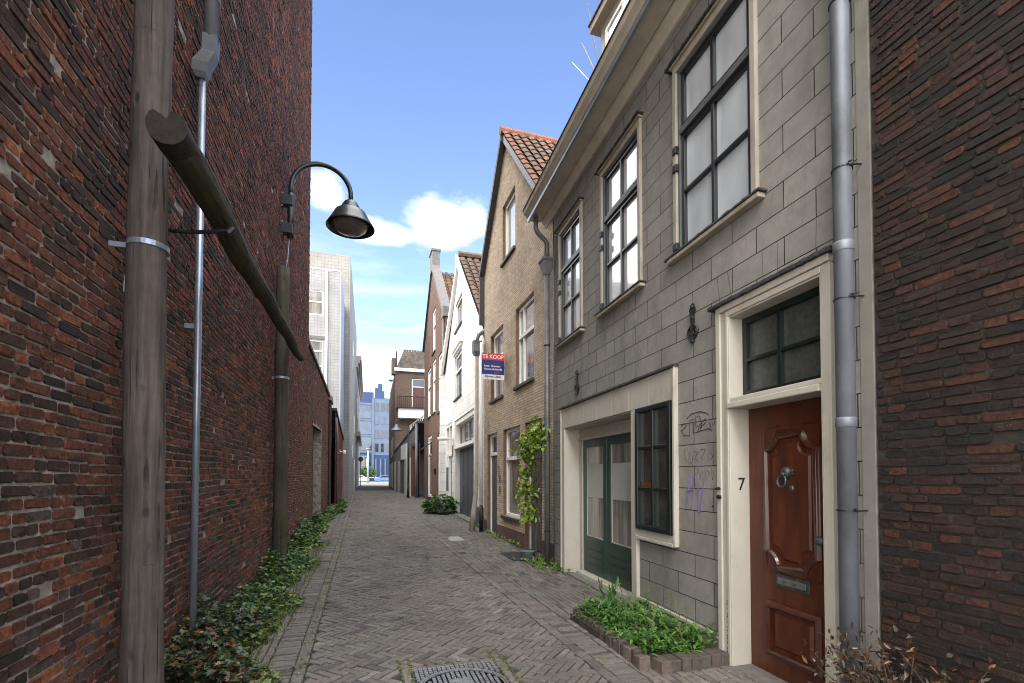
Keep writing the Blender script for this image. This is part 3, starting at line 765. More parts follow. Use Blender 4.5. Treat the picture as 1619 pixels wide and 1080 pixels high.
# ================================================================== GREY HOUSE
H = thing('grey_house', (2.95, 5, 0), 'grey block rendered house with three tall upstairs windows and cream trim', 'house')
SS = [2.13, 7.69]
WIN = [(2.93,4.04), (4.69,5.75), (6.40,7.38)]
ZS, ZH = 3.70, 5.60
holes = [(a+.03,b-.03,ZS+.02,ZH-.02) for a, b in WIN]
holes += [(2.375,3.27,-.1,2.90), (4.92,7.10,-.1,2.30)]
mb = MB(FG).strips(SS, lambda s: 6.12, -.2, holes, 0, .14)
mb.build('wall', M['siding'], H)
MB(FG).box(2.05,2.128,-.012,.3,-.2,6.12).build('render_edge', M['grey_render'], H)
mb = MB().add([(3.17,7.69,-.2),(9,7.69,-.2),(9,7.69,6.1),(3.17,7.69,6.1)], [(0,1,2,3)]); mb.build('side_wall', M['grey_render'], H)
# plinth
for a, b in ((3.40,4.80),(7.25,7.69)): MB(FG).box(a,b,-.022,.0,-.1,.165).build('plinth', M['grey_render'], H)
mb = MB(FG)
for a, b in zip(*(lambda q: (q[:-1], q[1:]))([3.40,4.80])): mb.box(a,b,-.034,.0,.165,.19)
mb.build('plinth_cap', M['cream'], H)
# cornice
mb = MB(FG)
prof = [(0,6.02),(-.03,6.02),(-.05,6.06),(-.09,6.10),(-.12,6.16),(-.12,6.2),(0,6.2)]
def sweep(mb, prof, ss):
    k = len(prof); vs = [(s, d, z) for s in ss for d, z in prof]; fs = [tuple(range(k)), tuple(range((len(ss)-1)*k, len(ss)*k))[::-1]]
    for i in range(len(ss)-1):
        for j in range(k): fs.append((i*k+j, (i+1)*k+j, (i+1)*k+(j+1)%k, i*k+(j+1)%k))
    mb.add(vs, fs)
S2 = [1.9, 4, 6, 8.06]
sweep(mb, prof, S2); mb.build('frieze_moulding', M['cornice_paint'], H)
mb = MB(FG); sweep(mb, [(-.121,6.12),(-.345,6.10),(-.345,6.14),(-.121,6.16)], S2); mb.build('soffit', M['cornice_paint'], H)
mb = MB(FG); sweep(mb, [(-.346,6.07),(-.372,6.07),(-.372,6.135),(-.346,6.135)], S2); mb.build('metal_strip', M['steel'], H)
mb = MB(FG); sweep(mb, [(-.346,6.137),(-.376,6.137),(-.40,6.17),(-.44,6.20),(-.455,6.27),(-.44,6.27),(-.346,6.24)], S2); mb.build('gutter', M['cornice_paint'], H)
MB(FG).tube([(s, -.457, 6.272) for s in S2], .012, 8).build('gutter_rim', M['lead'], H)
# roof and dormer
mb = MB().add([(2.80,1.9,6.2),(3.1,7.7,6.2),(5.6,7.7,8.9),(5.6,1.9,8.9),(9,7.7,5.5),(9,1.9,5.5)], [(0,1,2,3),(3,2,4,5)])
mb.build('roof', M['lead'], H)
DX = 3.62
Dm = MB().box(DX+.02,5.6,5.35,6.83,6.6,8.72).build('dormer', M['cream'], H)
MB().box(DX-.12,5.7,5.25,6.95,8.72,8.84).build('dormer_roof', M['cream_dirty'], Dm)
MB().box(DX-.14,5.72,5.23,6.97,8.842,8.87).build('dormer_capping', M['lead'], Dm)
mb = MB()
for y0, y1 in ((5.5,5.56),(6.02,6.1),(6.54,6.6)): mb.box(DX-.03,DX+.018,y0,y1,7.3,8.5)
for z in (7.3,8.44): mb.box(DX-.03,DX+.018,5.56,6.02,z,z+.06); mb.box(DX-.03,DX+.018,6.1,6.54,z,z+.06)
MB().box(DX-.012,DX+.017,5.5,6.6,7.3,8.5).build('dormer_pane', M['frosted'], Dm)
mb.build('dormer_frame', M['white'], Dm)
# windows upstairs
def grey_window(a, b, frost, hinge=True, mould=False):
    m1 = MB(FG)                                # outer cream surround
    m1.box(a,a+.055,-.035,.05,ZS,ZH); m1.box(b-.055,b,-.035,.05,ZS,ZH); m1.box(a+.055,b-.055,-.033,.05,ZH-.07,ZH)
    w = m1.build('window', M['cream_trim'], H, bevel=.004)
    m2 = MB(FG); a2, b2 = a+.055, b-.055
    m2.box(a2,a2+.03,-.01,.09,ZS+.02,ZH-.07); m2.box(b2-.03,b2,-.01,.09,ZS+.02,ZH-.07)
    m2.box(a2+.03,b2-.03,-.008,.09,ZH-.10,ZH-.07)
    ztr = ZS+.02+1.17
    m2.box(a2+.03,b2-.03,-.012,.06,ztr,ztr+.06)
    m2.build('inner_frame', M['greyframe'], w, bevel=.003)
    a3, b3 = a2+.03, b2-.03; mid = (a3+b3)/2
    m3 = MB(FG)
    def sash(z0, z1, nrow):
        m3.box(a3,a3+.045,.01,.06,z0,z1); m3.box(b3-.045,b3,.01,.06,z0,z1)
        m3.box(a3+.045,b3-.045,.01,.06,z0,z0+.045); m3.box(a3+.045,b3-.045,.01,.06,z1-.045,z1)
        m3.box(mid-.0175,mid+.0175,.005,.06,z0+.045,z1-.045)
        for k in range(1, nrow):
            z = z0+(z1-z0)*k/nrow
            m3.box(a3+.045,mid-.0175,.008,.06,z-.016,z+.016); m3.box(mid+.0175,b3-.045,.008,.06,z-.016,z+.016)
    sash(ZS+.03, ztr, 2); sash(ztr+.06, ZH-.10, 1)
    m3.build('sash', M['black_frame'], w, bevel=.004)
    MB(FG).box(a3,b3,.045,.052,ZS+.03,ZH-.1).build('pane', frost, w)
    if hinge:
        for z in (ZS+.09, ztr-.32, ztr-.14):
            MB(FG).box(b-.075,b-.012,-.05,-.012,z-.035,z+.035).build('hinge', M['iron'], w, bevel=.004)
    m5 = MB(FG).box(a-.06,b+.06,-.075,.0,ZS-.045,ZS-.005); s = m5.build('sill', M['cream_dirty'], w, bevel=.008)
    m6 = MB(FG)
    k = a-.08
    while k < b+.08: m6.box(k,k+.03,-.08-R.random()*.008,.0,ZS-.004,ZS+.010+R.random()*.006); k += .03
    m6.build('sill_lead', M['lead'], w)
    m7 = MB(FG).box(a-.02,b+.02,-.06,.0,ZH+.0,ZH+.02); m7.build('head_board', M['cream_dirty'], w, bevel=.004)
    m8 = MB(FG); k = a-.05
    while k < b+.05: m8.box(k,k+.025,-.08-R.random()*.012,.0,ZH+.021-R.random()*.008,ZH+.036); k += .025
    m8.build('flashing', M['lead'], w)
for (a, b) in WIN: grey_window(a, b, M['frosted'])
# wide cream frame with the green doors and small window
mb = MB(FG)
def seg(mb, a, b, d0, d1, z0, z1, step=.4):
    k = max(1, int((b-a)/step)); 
    for i in range(k): mb.box(a+(b-a)*i/k, a+(b-a)*(i+1)/k, d0, d1, z0, z1)
seg(mb, 4.06, 7.22, -.04, .0, 2.30, 2.62)
mb.box(7.10,7.22,-.04,.0,-.05,2.30)
mb.box(4.80,4.92,-.04,.12,-.02,2.30)
mb.box(4.06,4.085,-.04,.0,.88,2.30); mb.box(4.085,4.80,-.04,.0,.88,.955); mb.box(4.785,4.80,-.04,0,.955,2.3)
F = mb.build('door_surround', M['cream'], H, bevel=.006)
mb = MB(FG); seg(mb, 4.025, 4.059, -.055, .0, .85, 2.64); mb.box(4.06,4.80,-.058,.0,.845,.879); seg(mb, 7.221, 7.25, -.055, 0, -.05, 2.64)
mb.build('edge_bead', M['cream'], F, bevel=.004)
mb = MB(FG); k = 4.01
while k < 7.27: mb.box(k,k+.03,-.065-R.random()*.012,.0,2.622,2.642+R.random()*.006); k += .03
mb.build('flashing', M['lead'], F)
# reveals and head of the recess
mb = MB(FG); mb.box(7.085,7.099,-.03,.3,-.05,2.3); mb.box(4.921,4.935,.12,.3,-.05,2.3)
seg(mb, 4.936, 7.084, -.02, .3, 2.285, 2.299)
seg(mb, 4.936, 7.084, .22, .3, 2.10, 2.28); seg(mb, 4.936, 7.084, .19, .22, 2.10, 2.14)
mb.box(6.97,7.084,.22,.3,-.02,2.10)
mb.build('recess_lining', M['cream'], F, bevel=.003)
mb = MB(FG); seg(mb, 4.936, 6.97, .10, .30, -.05, .07); mb.build('threshold', M['cream'], F, bevel=.006)
mb = MB(FG); seg(mb, 4.936, 7.084, -.02, .10, -.06, .02); mb.build('step', M['stone'], F)
def green_door(a, b, film, name='double_door_leaf'):
    m1 = MB(FG); z0, z1 = .075, 2.095; st = .115
    m1.box(a+.004,a+st,.235,.28,z0,z1); m1.box(b-st,b-.004,.235,.28,z0,z1)
    m1.box(a+st,b-st,.235,.28,z1-.11,z1); m1.box(a+st,b-st,.235,.28,z0,.62)
    for k in range(4):
        z = .13+k*.105; m1.box(a+st+.03,b-st-.03,.226,.235,z,z+.085)
    dd = m1.build(name, M['green'], F, bevel=.005)
    MB(FG).box(a+st,b-st,.262,.268,.62,z1-.11).build('pane', M['dark_glass'] if film == 2 else M['curtain_glass'], dd)
    m2 = MB(FG)
    m2.box(a+st,a+st+.012,.25,.262,.62,z1-.11); m2.box(b-st-.012,b-st,.25,.262,.62,z1-.11); m2.box(a+st+.012,b-st-.012,.25,.262,.62,.632)
    m2.build('glazing_bead', M['cream'], dd)
    if film: MB(FG).box(a+st+.013,b-st-.013,.256,.2615,1.22,1.72).build('frosted_film', M['film'], dd)
green_door(6.125, 6.968, 1); green_door(5.28, 6.12, 1); green_door(4.94, 5.275, 0, 'fixed_side_leaf')
# small six-pane window
mb = MB(FG); a, b, z0, z1 = 4.09, 4.78, .958, 2.30
mb.box(a,a+.05,-.065,-.0,z0,z1); mb.box(b-.05,b,-.065,-.0,z0,z1); mb.box(a+.05,b-.05,-.065,0,z0,z0+.05); mb.box(a+.05,b-.05,-.065,0,z1-.05,z1)
mid = (a+b)/2; mb.box(mid-.018,mid+.018,-.058,0,z0+.05,z1-.05)
for k in (1,2):
    z = z0+(z1-z0)*k/3; mb.box(a+.05,mid-.018,-.056,0,z-.018,z+.018); mb.box(mid+.018,b-.05,-.056,0,z-.018,z+.018)
w = mb.build('window', M['black_green'], H, bevel=.005); w['label'] = 'small black green six pane casement'
MB(FG).box(a+.05,b-.05,-.02,-.012,z0+.05,z1-.05).build('pane', M['dark_glass'], w)
MB(FG).box(mid+.02,b-.06,-.026,-.021,1.43,1.48).build('orange_sticker', M['brass'], w)
# front door
mb = MB(FG)
mb.box(3.355,3.41,-.045,0,-.05,2.975); mb.box(3.30,3.354,-.03,0,-.05,2.92); mb.box(3.265,3.30,-.04,.0,-.05,2.92)
mb.box(2.305,2.375,-.04,.0,-.05,2.92)
mb.box(2.375,3.265,-.04,.0,2.87,2.92); mb.box(2.305,3.354,-.052,0,2.922,2.975)
mb.box(3.252,3.264,-.035,.24,-.05,2.87); mb.box(2.375,2.387,-.035,.24,-.05,2.87); mb.box(2.388,3.251,-.03,.24,2.855,2.87)
S = mb.build('doorcase', M['cream'], H, bevel=.006)
mb = MB(FG).box(2.388,3.265,-.055,.2,2.10,2.15); mb.box(2.388,3.27,-.03,.2,2.15,2.19); mb.build('transom_bar', M['cream'], S, bevel=.008)
mb = MB(FG); k = 2.27
while k < 3.45: mb.box(k,k+.025,-.075-R.random()*.012,.0,2.978-R.random()*.008,3.0); k += .025
mb.build('flashing', M['lead'], S)
mb = MB(FG)
for k in range(14):
    z = .05+k*.035+R.random()*.02; mb.box(3.298,3.304,-.0415,-.037,z,z+R.uniform(.004,.02))
tag(mb.build('paint_chips', M['bark'], S), kind='stuff')
mb = MB(FG); a, b, z0, z1 = 2.389, 3.25, 2.192, 2.853; e = .10
mb.box(a,a+.05,e,e+.05,z0,z1); mb.box(b-.05,b,e,e+.05,z0,z1); mb.box(a+.05,b-.05,e,e+.05,z0,z0+.05); mb.box(a+.05,b-.05,e,e+.05,z1-.05,z1)
mid = 2.86; mb.box(mid-.016,mid+.016,e-.005,e+.05,z0+.05,z1-.05); zm = 2.50
mb.box(a+.05,mid-.016,e-.004,e+.05,zm-.014,zm+.014); mb.box(mid+.016,b-.05,e-.004,e+.05,zm-.014,zm+.014)
TW = mb.build('transom_window', M['black_green'], H, bevel=.004)
MB(FG).box(a+.05,b-.05,e+.035,e+.042,z0+.05,z1-.05).build('pane', M['frost_dark'], TW)
# leaf
E_ = .155
Dr = MB(FG).box(2.389,3.25,E_,E_+.05,-.02,2.098).build('front_door', M['mahogany'], H, bevel=.003); Dr['label'] = 'polished mahogany panelled front door'
def panel_path(a, b, z0, z1, r, cc):
    pts = []
    def arc(cx, cz, t0, t1):
        for i in range(9):
            t = t0+(t1-t0)*i/8; pts.append((cx+r*math.cos(t), cz+r*math.sin(t)))
    lip = .022
    if cc:
        for (cx, cz, t0, t1) in ((a, z0, PI/2, 0), (b, z0, PI, PI/2), (b, z1, -PI/2, -PI), (a, z1, 0, -PI/2)):
            arc(cx, cz, t0, t1)
    else: pts += [(a,z0),(b,z0),(b,z1),(a,z1)]
    return pts
def moulding(mb, pts, d0, w, h):
    """half-round moulding swept round a closed outline on the door face"""
    n = len(pts); P = [Vector((p[0], p[1])) for p in pts]
    cx = sum(p.x for p in P)/n; cz = sum(p.y for p in P)/n
    prof = [(-w/2,0),(-w/2,-h*.5),(-w/4,-h),(0,-h*.8),(w/4,-h*.55),(w/2,-h*.3),(w/2,0)]
    k = len(prof); vs = []
    for i in range(n):
        t_ = (P[(i+1)%n]-P[i-1]).normalized(); nrm = Vector((t_.y, -t_.x))
        e1 = (P[i]-P[i-1]).normalized(); sc = 1/max(.6, abs(e1.dot(t_)))
        for q, hh in prof: vs.append((P[i].x+nrm.x*q*sc, d0+hh, P[i].y+nrm.y*q*sc))
    fs = []
    for i in range(n):
        for j in range(k-1): fs.append((i*k+j, ((i+1)%n)*k+j, ((i+1)%n)*k+j+1, i*k+j+1))
    mb.add(vs, fs)
mb = MB(FG)
moulding(mb, panel_path(2.58,3.055,.845,1.865,.115,True), E_, .046, .036)
mb.build('upper_panel_moulding', M['mahogany_moulding'], Dr)
mb = MB(FG)
ip = panel_path(2.64,2.995,.905,1.805,.105,True); vs = [(x, E_-.001, z) for x, z in ip]
c_ = (2.8175, 1.355); vs2 = [(c_[0]+(x-c_[0])*.93, E_-.016, c_[1]+(z-c_[1])*.965) for x, z in ip]; k = len(ip)
mb.add(vs+vs2, [tuple(range(k,2*k))]+[(i,(i+1)%k,k+(i+1)%k,k+i) for i in range(k)]); mb.build('upper_panel', M['mahogany'], Dr)
mb = MB(FG)
for za in (1.93, .80): mb.box(2.575,2.70,E_-.008,E_,za-.006,za+.006) ; mb.box(2.93,3.06,E_-.008,E_,za-.006,za+.006)
mb.box(2.555,2.567,E_-.008,E_,.82,1.90); mb.box(3.07,3.082,E_-.008,E_,.82,1.90)
mb.build('spandrel_bead', M['mahogany_moulding'], Dr)
mb = MB(FG); moulding(mb, [(2.585,.17),(3.05,.17),(3.05,.545),(2.585,.545)], E_, .046, .036); mb.build('lower_panel_moulding', M['mahogany_moulding'], Dr)
mb = MB(FG)
q = [(2.64,.225),(2.995,.225),(2.995,.49),(2.64,.49)]; vs = [(x,E_-.001,z) for x,z in q]+[(x+(.02 if x<2.8 else -.02),E_-.015,z+(.02 if z<.35 else -.02)) for x,z in q]
mb.add(vs, [(4,5,6,7)]+[(i,(i+1)%4,4+(i+1)%4,4+i) for i in range(4)]); mb.build('lower_panel', M['mahogany'], Dr)
# letter slot
mb = MB(FG).box(2.66,2.97,E_-.010,E_,.70,.795); ls = mb.build('letter_slot', M['bronze'], Dr, bevel=.004)
mb = MB(FG).box(2.685,2.945,E_-.018,E_-.0105,.722,.773); mb.build('flap', M['zinc_dark'], ls, bevel=.004)
mb = MB(FG)
for s in (2.78,2.87): mb.tube([(s,E_-.018,.752),(s,E_-.035,.752)], .010, 10)
mb.build('brass_stud', M['brass'], ls)
# knocker: animal head with ring
kx, kz = 2.82, 1.575
Mk = Matrix.Identity(3)
mb = MB(FG)
mb.lathe([(.005,-.04),(.028,-.035),(.042,-.01),(.040,.02),(.025,.04),(.005,.045)], (kx,E_-.035,kz), 16)
for a in range(9):
    t_ = a/9*2*PI; mb.lathe([(.002,-.014),(.012,-.008),(.014,.004),(.002,.014)], (kx+.032*math.cos(t_), E_-.020, kz+.036*math.sin(t_)), 8)
mb.lathe([(.002,-.018),(.017,-.012),(.019,.004),(.002,.016)], (kx,E_-.075,kz-.012), 10)
for s in (-.016,.016): mb.lathe([(.001,-.007),(.007,-.002),(.007,.002),(.001,.007)], (kx+s,E_-.072,kz+.012), 8)
kn = mb.build('knocker', M['bronze'], Dr, smooth=True)
mb = MB(FG); ring = [(kx+.012+.038*math.sin(a), E_-.070-.012*abs(math.sin(a/2)), kz-.025-.085*(1-math.cos(a))*.5) for a in [2*PI*i/24 for i in range(25)]]
mb.tube(ring, .009, 8, caps=False); mb.build('ring', M['bronze'], kn, smooth=True)
MB(FG).lathe([(.001,-.03),(.02,-.02),(.024,0),(.02,.02),(.001,.03)], (kx-.02,E_-.006,kz-.12), 12).build('strike_plate', M['bronze'], kn, smooth=True)
MB(FG).lathe([(.005,-.03),(.03,-.024),(.038,0),(.03,.024),(.005,.03)], (2.52,E_-.055,1.10), 16).build('knob', M['bronze'], Dr, smooth=True)
# hook
mb = MB(FG).tube([(3.37,-.045,1.44),(3.37,-.085,1.44)], .012, 8); mb.tube([(3.40,-.075,1.44),(3.34,-.085,1.445)], .009, 8); mb.tube([(3.36,-.05,1.37),(3.36,-.075,1.37)], .018, 10)
mb.build('shutter_hook', M['iron'], S)
MB(FG).box(2.388,3.25,-.04,.16,-.06,.0).build('doorstep', M['stone'], S)
# number seven on the inner jamb
def text_mesh(name, body, size, mat, parent, M4, ext=.0015, bold=False):
    cu = bpy.data.curves.new(name, 'FONT'); cu.body = body; cu.size = size; cu.extrude = ext
    cu.align_x = 'CENTER'; cu.align_y = 'CENTER'
    if bold: cu.offset = size*.018
    to = bpy.data.objects.new(name+'_tmp', cu); COL.objects.link(to)
    dg = bpy.context.evaluated_depsgraph_get(); dg.update()
    me = bpy.data.meshes.new_from_object(to.evaluated_get(dg))
    bpy.data.objects.remove(to)
    rt = parent
    while rt.parent: rt = rt.parent
    me.transform(Matrix.Translation(-Vector(BASE[rt.name])) @ M4)
    me.materials.clear(); me.materials.append(mat)
    o = bpy.data.objects.new(name, me); COL.objects.link(o); o.parent = parent; return o
def face_minus_y(x, y, z): return Matrix.Translation((x,y,z)) @ Matrix.Rotation(PI/2, 4, 'X')
text_mesh('house_number', '7', .15, M['iron'], S, face_minus_y(XF(3.25)+.075, 3.248, 1.475))
# wall anchors
def anchor(s, z, label):
    a = thing('wall_anchor', FG(s, 0, z), label, 'wall anchor', 'ornamental iron wall anchors')
    m1 = MB(FG); m1.box(s-.012,s+.012,-.03,-.008,z-.18,z+.18); m1.box(s-.018,s+.018,-.034,-.006,z-.06,z+.04)
    for zz in (.15,.05,-.17): m1.lathe([(.001,-.022),(.02,-.012),(.02,.012),(.001,.022)], (s,-.028,z+zz), 10)
    m1.box(s-.03,s+.03,-.026,-.01,z+.09,z+.11)
    m1.build('bar', M['iron'], a)
    for sg in (-1,1):
        m2 = MB(FG)
        pts = [(s+sg*(.008+.062*math.sin(t_)), -.02, z-.01-.13*t_/PI*1.1) for t_ in [PI*i/12 for i in range(13)]]
        m2.tube(pts, .012, 7)
        m2.tube([(s, -.02, z-.01),(s+sg*.03, -.02, z-.055)], .008, 6)
        m2.tube([(s+sg*(.012+.022*math.cos(t_)+.016), -.02, z-.09+.022*math.sin(t_)) for t_ in [2*PI*i/12*.8 for i in range(13)]], .007, 7)
        m2.tube([(s+sg*(.004+.04*math.sin(t_)), -.02, z+.16-.07*t_/PI) for t_ in [PI*i/8 for i in range(9)]], .007, 7)
        m2.build('scroll', M['iron'], a)
anchor(3.757, 2.97, 'ornamental black iron wall anchor nearest the front door')
anchor(6.60, 2.95, 'ornamental black iron wall anchor above the left end of the green doors')
mb = MB(FG)
for p in ([(3.432,3.262),(3.394,3.01)],[(3.30,3.262),(3.25,3.01)],[(2.913,3.262),(2.904,3.01)],[(2.765,3.262),(2.762,3.01)],[(2.43,3.262),(2.44,3.01)]):
    mb.tube([(s, .0005, z) for s, z in p], .0028, 5)
mb.build('arch_joints', M['lead'], H)
# graffiti
def stroke(mb, pts, w):
    mb.tube([(s, -.0012, z) for s, z in pts], w, 5)
def sc(pts, s0, z0, w, h): return [(s0-(x*w), z0+y*h) for x, y in pts]
mb = MB(FG)
for p in ([(0,.62),(.12,.70),(.2,.62),(.1,.5),(0,.45),(.1,.25),(.3,.22),(.3,.5),(.28,.75),(.42,.8),(.42,.3),(.55,.3),(.62,.5),(.5,.55),(.5,.85),(.62,.88),(.7,.6),(.66,.35),(.5,.3)],
          [(.2,.85),(.35,1.0),(.65,1.02),(.85,.92),(.9,.85)], [(.62,.55),(.82,.75)], [(.64,.45),(.82,.6)], [(.55,.32),(.9,.38),(1.0,.3)], [(.93,.6),(.97,.42)],[(1.0,.6),(1.03,.45)],[(1.07,.58),(1.08,.48)]):
    stroke(mb, sc(p, 3.98, 1.87, .46, .26), .004)
mb.build('graffiti_tag', M['ink_black'], H)
mb = MB(FG)
for p in ([(.0,1),(.05,.5),(.2,.3),(.15,.8)],[(.2,.9),(.25,.3),(.35,.7),(.3,.2)],[(.4,.9),(.5,.8),(.4,.6),(.5,.4)],[(.6,.95),(.75,.95),(.62,.5),(.75,.5)],[(.85,.9),(.85,.4)],[(.9,.8),(1,.6),(.9,.45)]):
    stroke(mb, sc(p, 3.93, 1.60, .42, .2), .0035)
for p in ([(0,1),(.05,0)],[(.15,.9),(.2,.2),(.35,.8)],[(.5,.9),(.6,.1)],[(.62,.8),(.8,.7),(.7,.3)],[(.9,.9),(.95,.1),(1.05,.8)]):
    stroke(mb, sc(p, 3.73, 1.50, .22, .12), .0035)
mb.build('graffiti_scribble', M['ink_grey'], H)
mb = MB(FG)
for p in ([(.12,1.0),(.1,.6),(0,.05)],[(.02,.5),(.3,.55)],[(.36,.95),(.32,.5),(.24,.0)],[(.42,1.05),(.45,.7)],[(.55,.95),(.55,-.1),(.72,-.02)],[(.84,.9),(.7,.3),(.62,-.12)]):
    stroke(mb, sc(p, 3.90, 1.24, .32, .32), .0065)
mb.build('graffiti_letters', M['ink_purple'], H)
MB(FG).tube([(3.52,0,1.28),(3.52,-.006,1.28)], .008, 8).build('wall_plug', M['iron'], H)

# near downspout
DP = thing('downspout', (2.80, 2.175, 0), 'stout blue grey zinc downspout beside the mahogany front door', 'downspout')
mb = MB(); px_, py_ = 2.798, 2.175
mb.tube([(px_,py_,-.02),(px_,py_,6.0),(px_-.08,py_,6.12),(px_-.2,py_,6.16)], .051, 24); mb.build('pipe', M['zinc'], DP, smooth=True)
for z in (2.94,1.87,4.6): MB().lathe([(.052,-.03),(.056,-.026),(.056,.02),(.054,.03),(.052,.03)], (px_,py_,z), 24).build('socket', M['zinc'], DP, smooth=True)
for z in (4.46,3.42,2.62,1.34):
    mb = MB()
    mb.lathe([(.0525,-.004),(.058,-.004),(.058,.004),(.0525,.004)], (px_,py_,z), 24); mb.tube([(px_,py_-.06,z),(px_+.09,py_-.08,z+.006)], .005, 6)
    mb.tube([(px_-.02,py_-.06,z+.012),(px_-.03,py_-.085,z)], .006, 6)
    mb.build('bracket', M['iron'], DP)
# far downspout with hopper at the corner to the tan house
DQ = thing('downspout', (3.12, 7.8, 0), 'dark zinc downspout with hopper head at the corner with the tan brick house', 'downspout')
hx, hy = 3.065, 7.75
mb = MB().tube([(hx,hy,.02),(hx,hy,5.1)], .048, 18); mb.build('pipe', M['zinc_dark'], DQ, smooth=True)
mb = MB(); loft(mb, [sq((hx,hy,5.03),0,.10,.10), sq((hx,hy,5.24),0,.20,.22), sq((hx,hy,5.27),0,.24,.26), sq((hx,hy,5.30),0,.24,.26)]); mb.build('hopper', M['zinc_dark'], DQ)
mb = MB(); mb.tube([(hx-.16,hy+.12,6.09),(hx-.16,hy+.12,5.88),(hx-.13,hy+.1,5.80),(hx-.03,hy+.03,5.66),(hx,hy,5.58),(hx,hy,5.28)], .042, 14); mb.build('swan_neck', M['zinc_dark'], DQ, smooth=True)
for z in (.6,2.2,3.8): MB().lathe([(.049,-.01),(.056,-.01),(.056,.01),(.049,.01)], (hx,hy,z), 18).build('bracket', M['iron'], DQ)
MB().tube([(3.13,7.60,.05),(3.13,7.60,5.9)], .012, 8).build('cable_pipe', M['zinc_dark'], DQ, smooth=True)

# antenna rods on the roof
for i, (p0, p1, r_, lab, mt) in enumerate((((4.2,8.16,9.30),(4.2,8.68,10.27),.018,'short dark rod antenna, middle of three above the grey gutter','zinc_dark'),
        ((4.2,8.02,9.40),(4.2,8.46,10.95),.012,'tallest thin rod antenna above the grey gutter','stone'),
        ((4.2,8.44,9.35),(4.2,9.16,10.28),.008,'faint pale leaning antenna wire, leftmost above the gutter','white'))):
    pb = tuple(p0[k]-(p1[k]-p0[k])*1.9 for k in range(3)); m1 = MB().tube([pb,p0,p1], [r_, r_, r_*.6], 8)
    tag(m1.build('rod_antenna', M[mt], None, loc=p0), lab, 'antenna', 'rod antennas on the grey house roof')

# dark brick building at the right edge
t = thing('dark_brick_building', (2.93, 1.2, 0), 'very dark rough brick wall of the building at the right edge', 'building')
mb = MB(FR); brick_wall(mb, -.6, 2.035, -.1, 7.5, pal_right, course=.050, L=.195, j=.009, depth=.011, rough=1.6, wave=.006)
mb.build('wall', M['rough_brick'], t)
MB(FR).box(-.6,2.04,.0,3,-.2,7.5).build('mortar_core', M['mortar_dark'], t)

# ================================================================== TAN HOUSE
T = thing('tan_brick_house', (3.3, 10.6, 0), 'tan brick gabled house with white windows beyond the grey house', 'house')
def top_t(s):
    return min(9.72 - (11.0-s)*1.13 if s < 11.0 else 9.72 - (s-11.0)*1.15, 9.72)
th = [(11.80,12.78,-.05,2.66),(9.95,11.24,.60,2.66),(8.62,9.62,-.05,2.66),(11.24,12.44,3.50,5.27),(9.05,10.26,3.50,5.27),(10.28,11.31,6.72,8.16)]
mb = MB(FT).strips([7.70,11.0,13.14], top_t, .0, th, 0, .13)
mb.build('wall', M['tan'], T)
mb = MB().add([(3.3,13.14,0),(9,13.14,0),(9,13.14,7.2),(3.3,13.14,7.2)], [(0,1,2,3)])
mb.build('side_wall', M['tan'], T)
for a, b in ((9.62,11.80),(12.78,13.14),(7.70,8.62)): MB(FT).box(a,b,-.012,-.0,-.1,.33).build('plinth', M['purple_brick'], T)
mb = MB(FT)
for (a, b, c, d) in th:
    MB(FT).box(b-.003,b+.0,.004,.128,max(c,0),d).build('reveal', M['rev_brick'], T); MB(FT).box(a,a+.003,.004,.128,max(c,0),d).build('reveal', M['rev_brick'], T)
def simple_window(parent, fn, a, b, c, d, frame, pane, tz=None, fw=.065, dep=.07, sill=True, sillmat=None, mullion=None, name='window'):
    m1 = MB(fn); m1.box(a,a+fw,dep,dep+.07,c,d); m1.box(b-fw,b,dep,dep+.07,c,d); m1.box(a+fw,b-fw,dep,dep+.07,c,c+fw); m1.box(a+fw,b-fw,dep,dep+.07,d-fw,d)
    if tz: m1.box(a+fw,b-fw,dep-.02,dep+.07,tz-.04,tz+.04)
    if mullion:
        for s in mullion: m1.box(s-.025,s+.025,dep-.001,dep+.07,c+fw,d-fw)
    w = m1.build(name, frame, parent, bevel=.004)
    MB(fn).box(a+fw,b-fw,dep+.04,dep+.05,c+fw,d-fw).build('pane', pane, w)
    if sill: MB(fn).box(a-.05,b+.05,-.06,dep,c-.07,c-.003).build('sill', sillmat or M['lead'], w, bevel=.006)
    return w
simple_window(T, FT, 9.97,11.22,.60,2.64, M['white'], M['curtain_glass'], 1.95)
simple_window(T, FT, 11.26,12.42,3.52,5.25, M['white'], M['curtain_glass'], 4.6, dep=.09)
simple_window(T, FT, 9.07,10.24,3.52,5.25, M['white'], M['curtain_glass'], 4.6, mullion=(9.9,))
simple_window(T, FT, 10.3,11.29,6.74,8.14, M['white'], M['curtain_light'], None)
def simple_door(parent, fn, a, b, z0, tz, d, frame, leaf, pane, dep=.08, name='door'):
    m1 = MB(fn); m1.box(a,a+.07,dep,dep+.08,z0,d); m1.box(b-.07,b,dep,dep+.08,z0,d); m1.box(a+.07,b-.07,dep,dep+.08,d-.07,d); m1.box(a+.07,b-.07,dep-.015,dep+.08,tz-.04,tz+.04)
    w = m1.build(name, frame, parent, bevel=.004)
    MB(fn).box(a+.07,b-.07,dep+.04,dep+.05,tz+.04,d-.07).build('fanlight', pane, w)
    l = MB(fn); l.box(a+.07,b-.07,dep+.03,dep+.07,z0+.02,tz-.04)
    for k in range(2):
        zz = z0+.2+k*.95; l.box(a+.17,b-.17,dep+.022,dep+.03,zz,zz+.75)
    l.build('leaf', leaf, w, bevel=.006)
    MB(fn).tube([(a+.14,dep+.03,z0+1.05),(a+.14,dep-.03,z0+1.05)], .02, 8).build('handle', M['iron'], w)
    return w
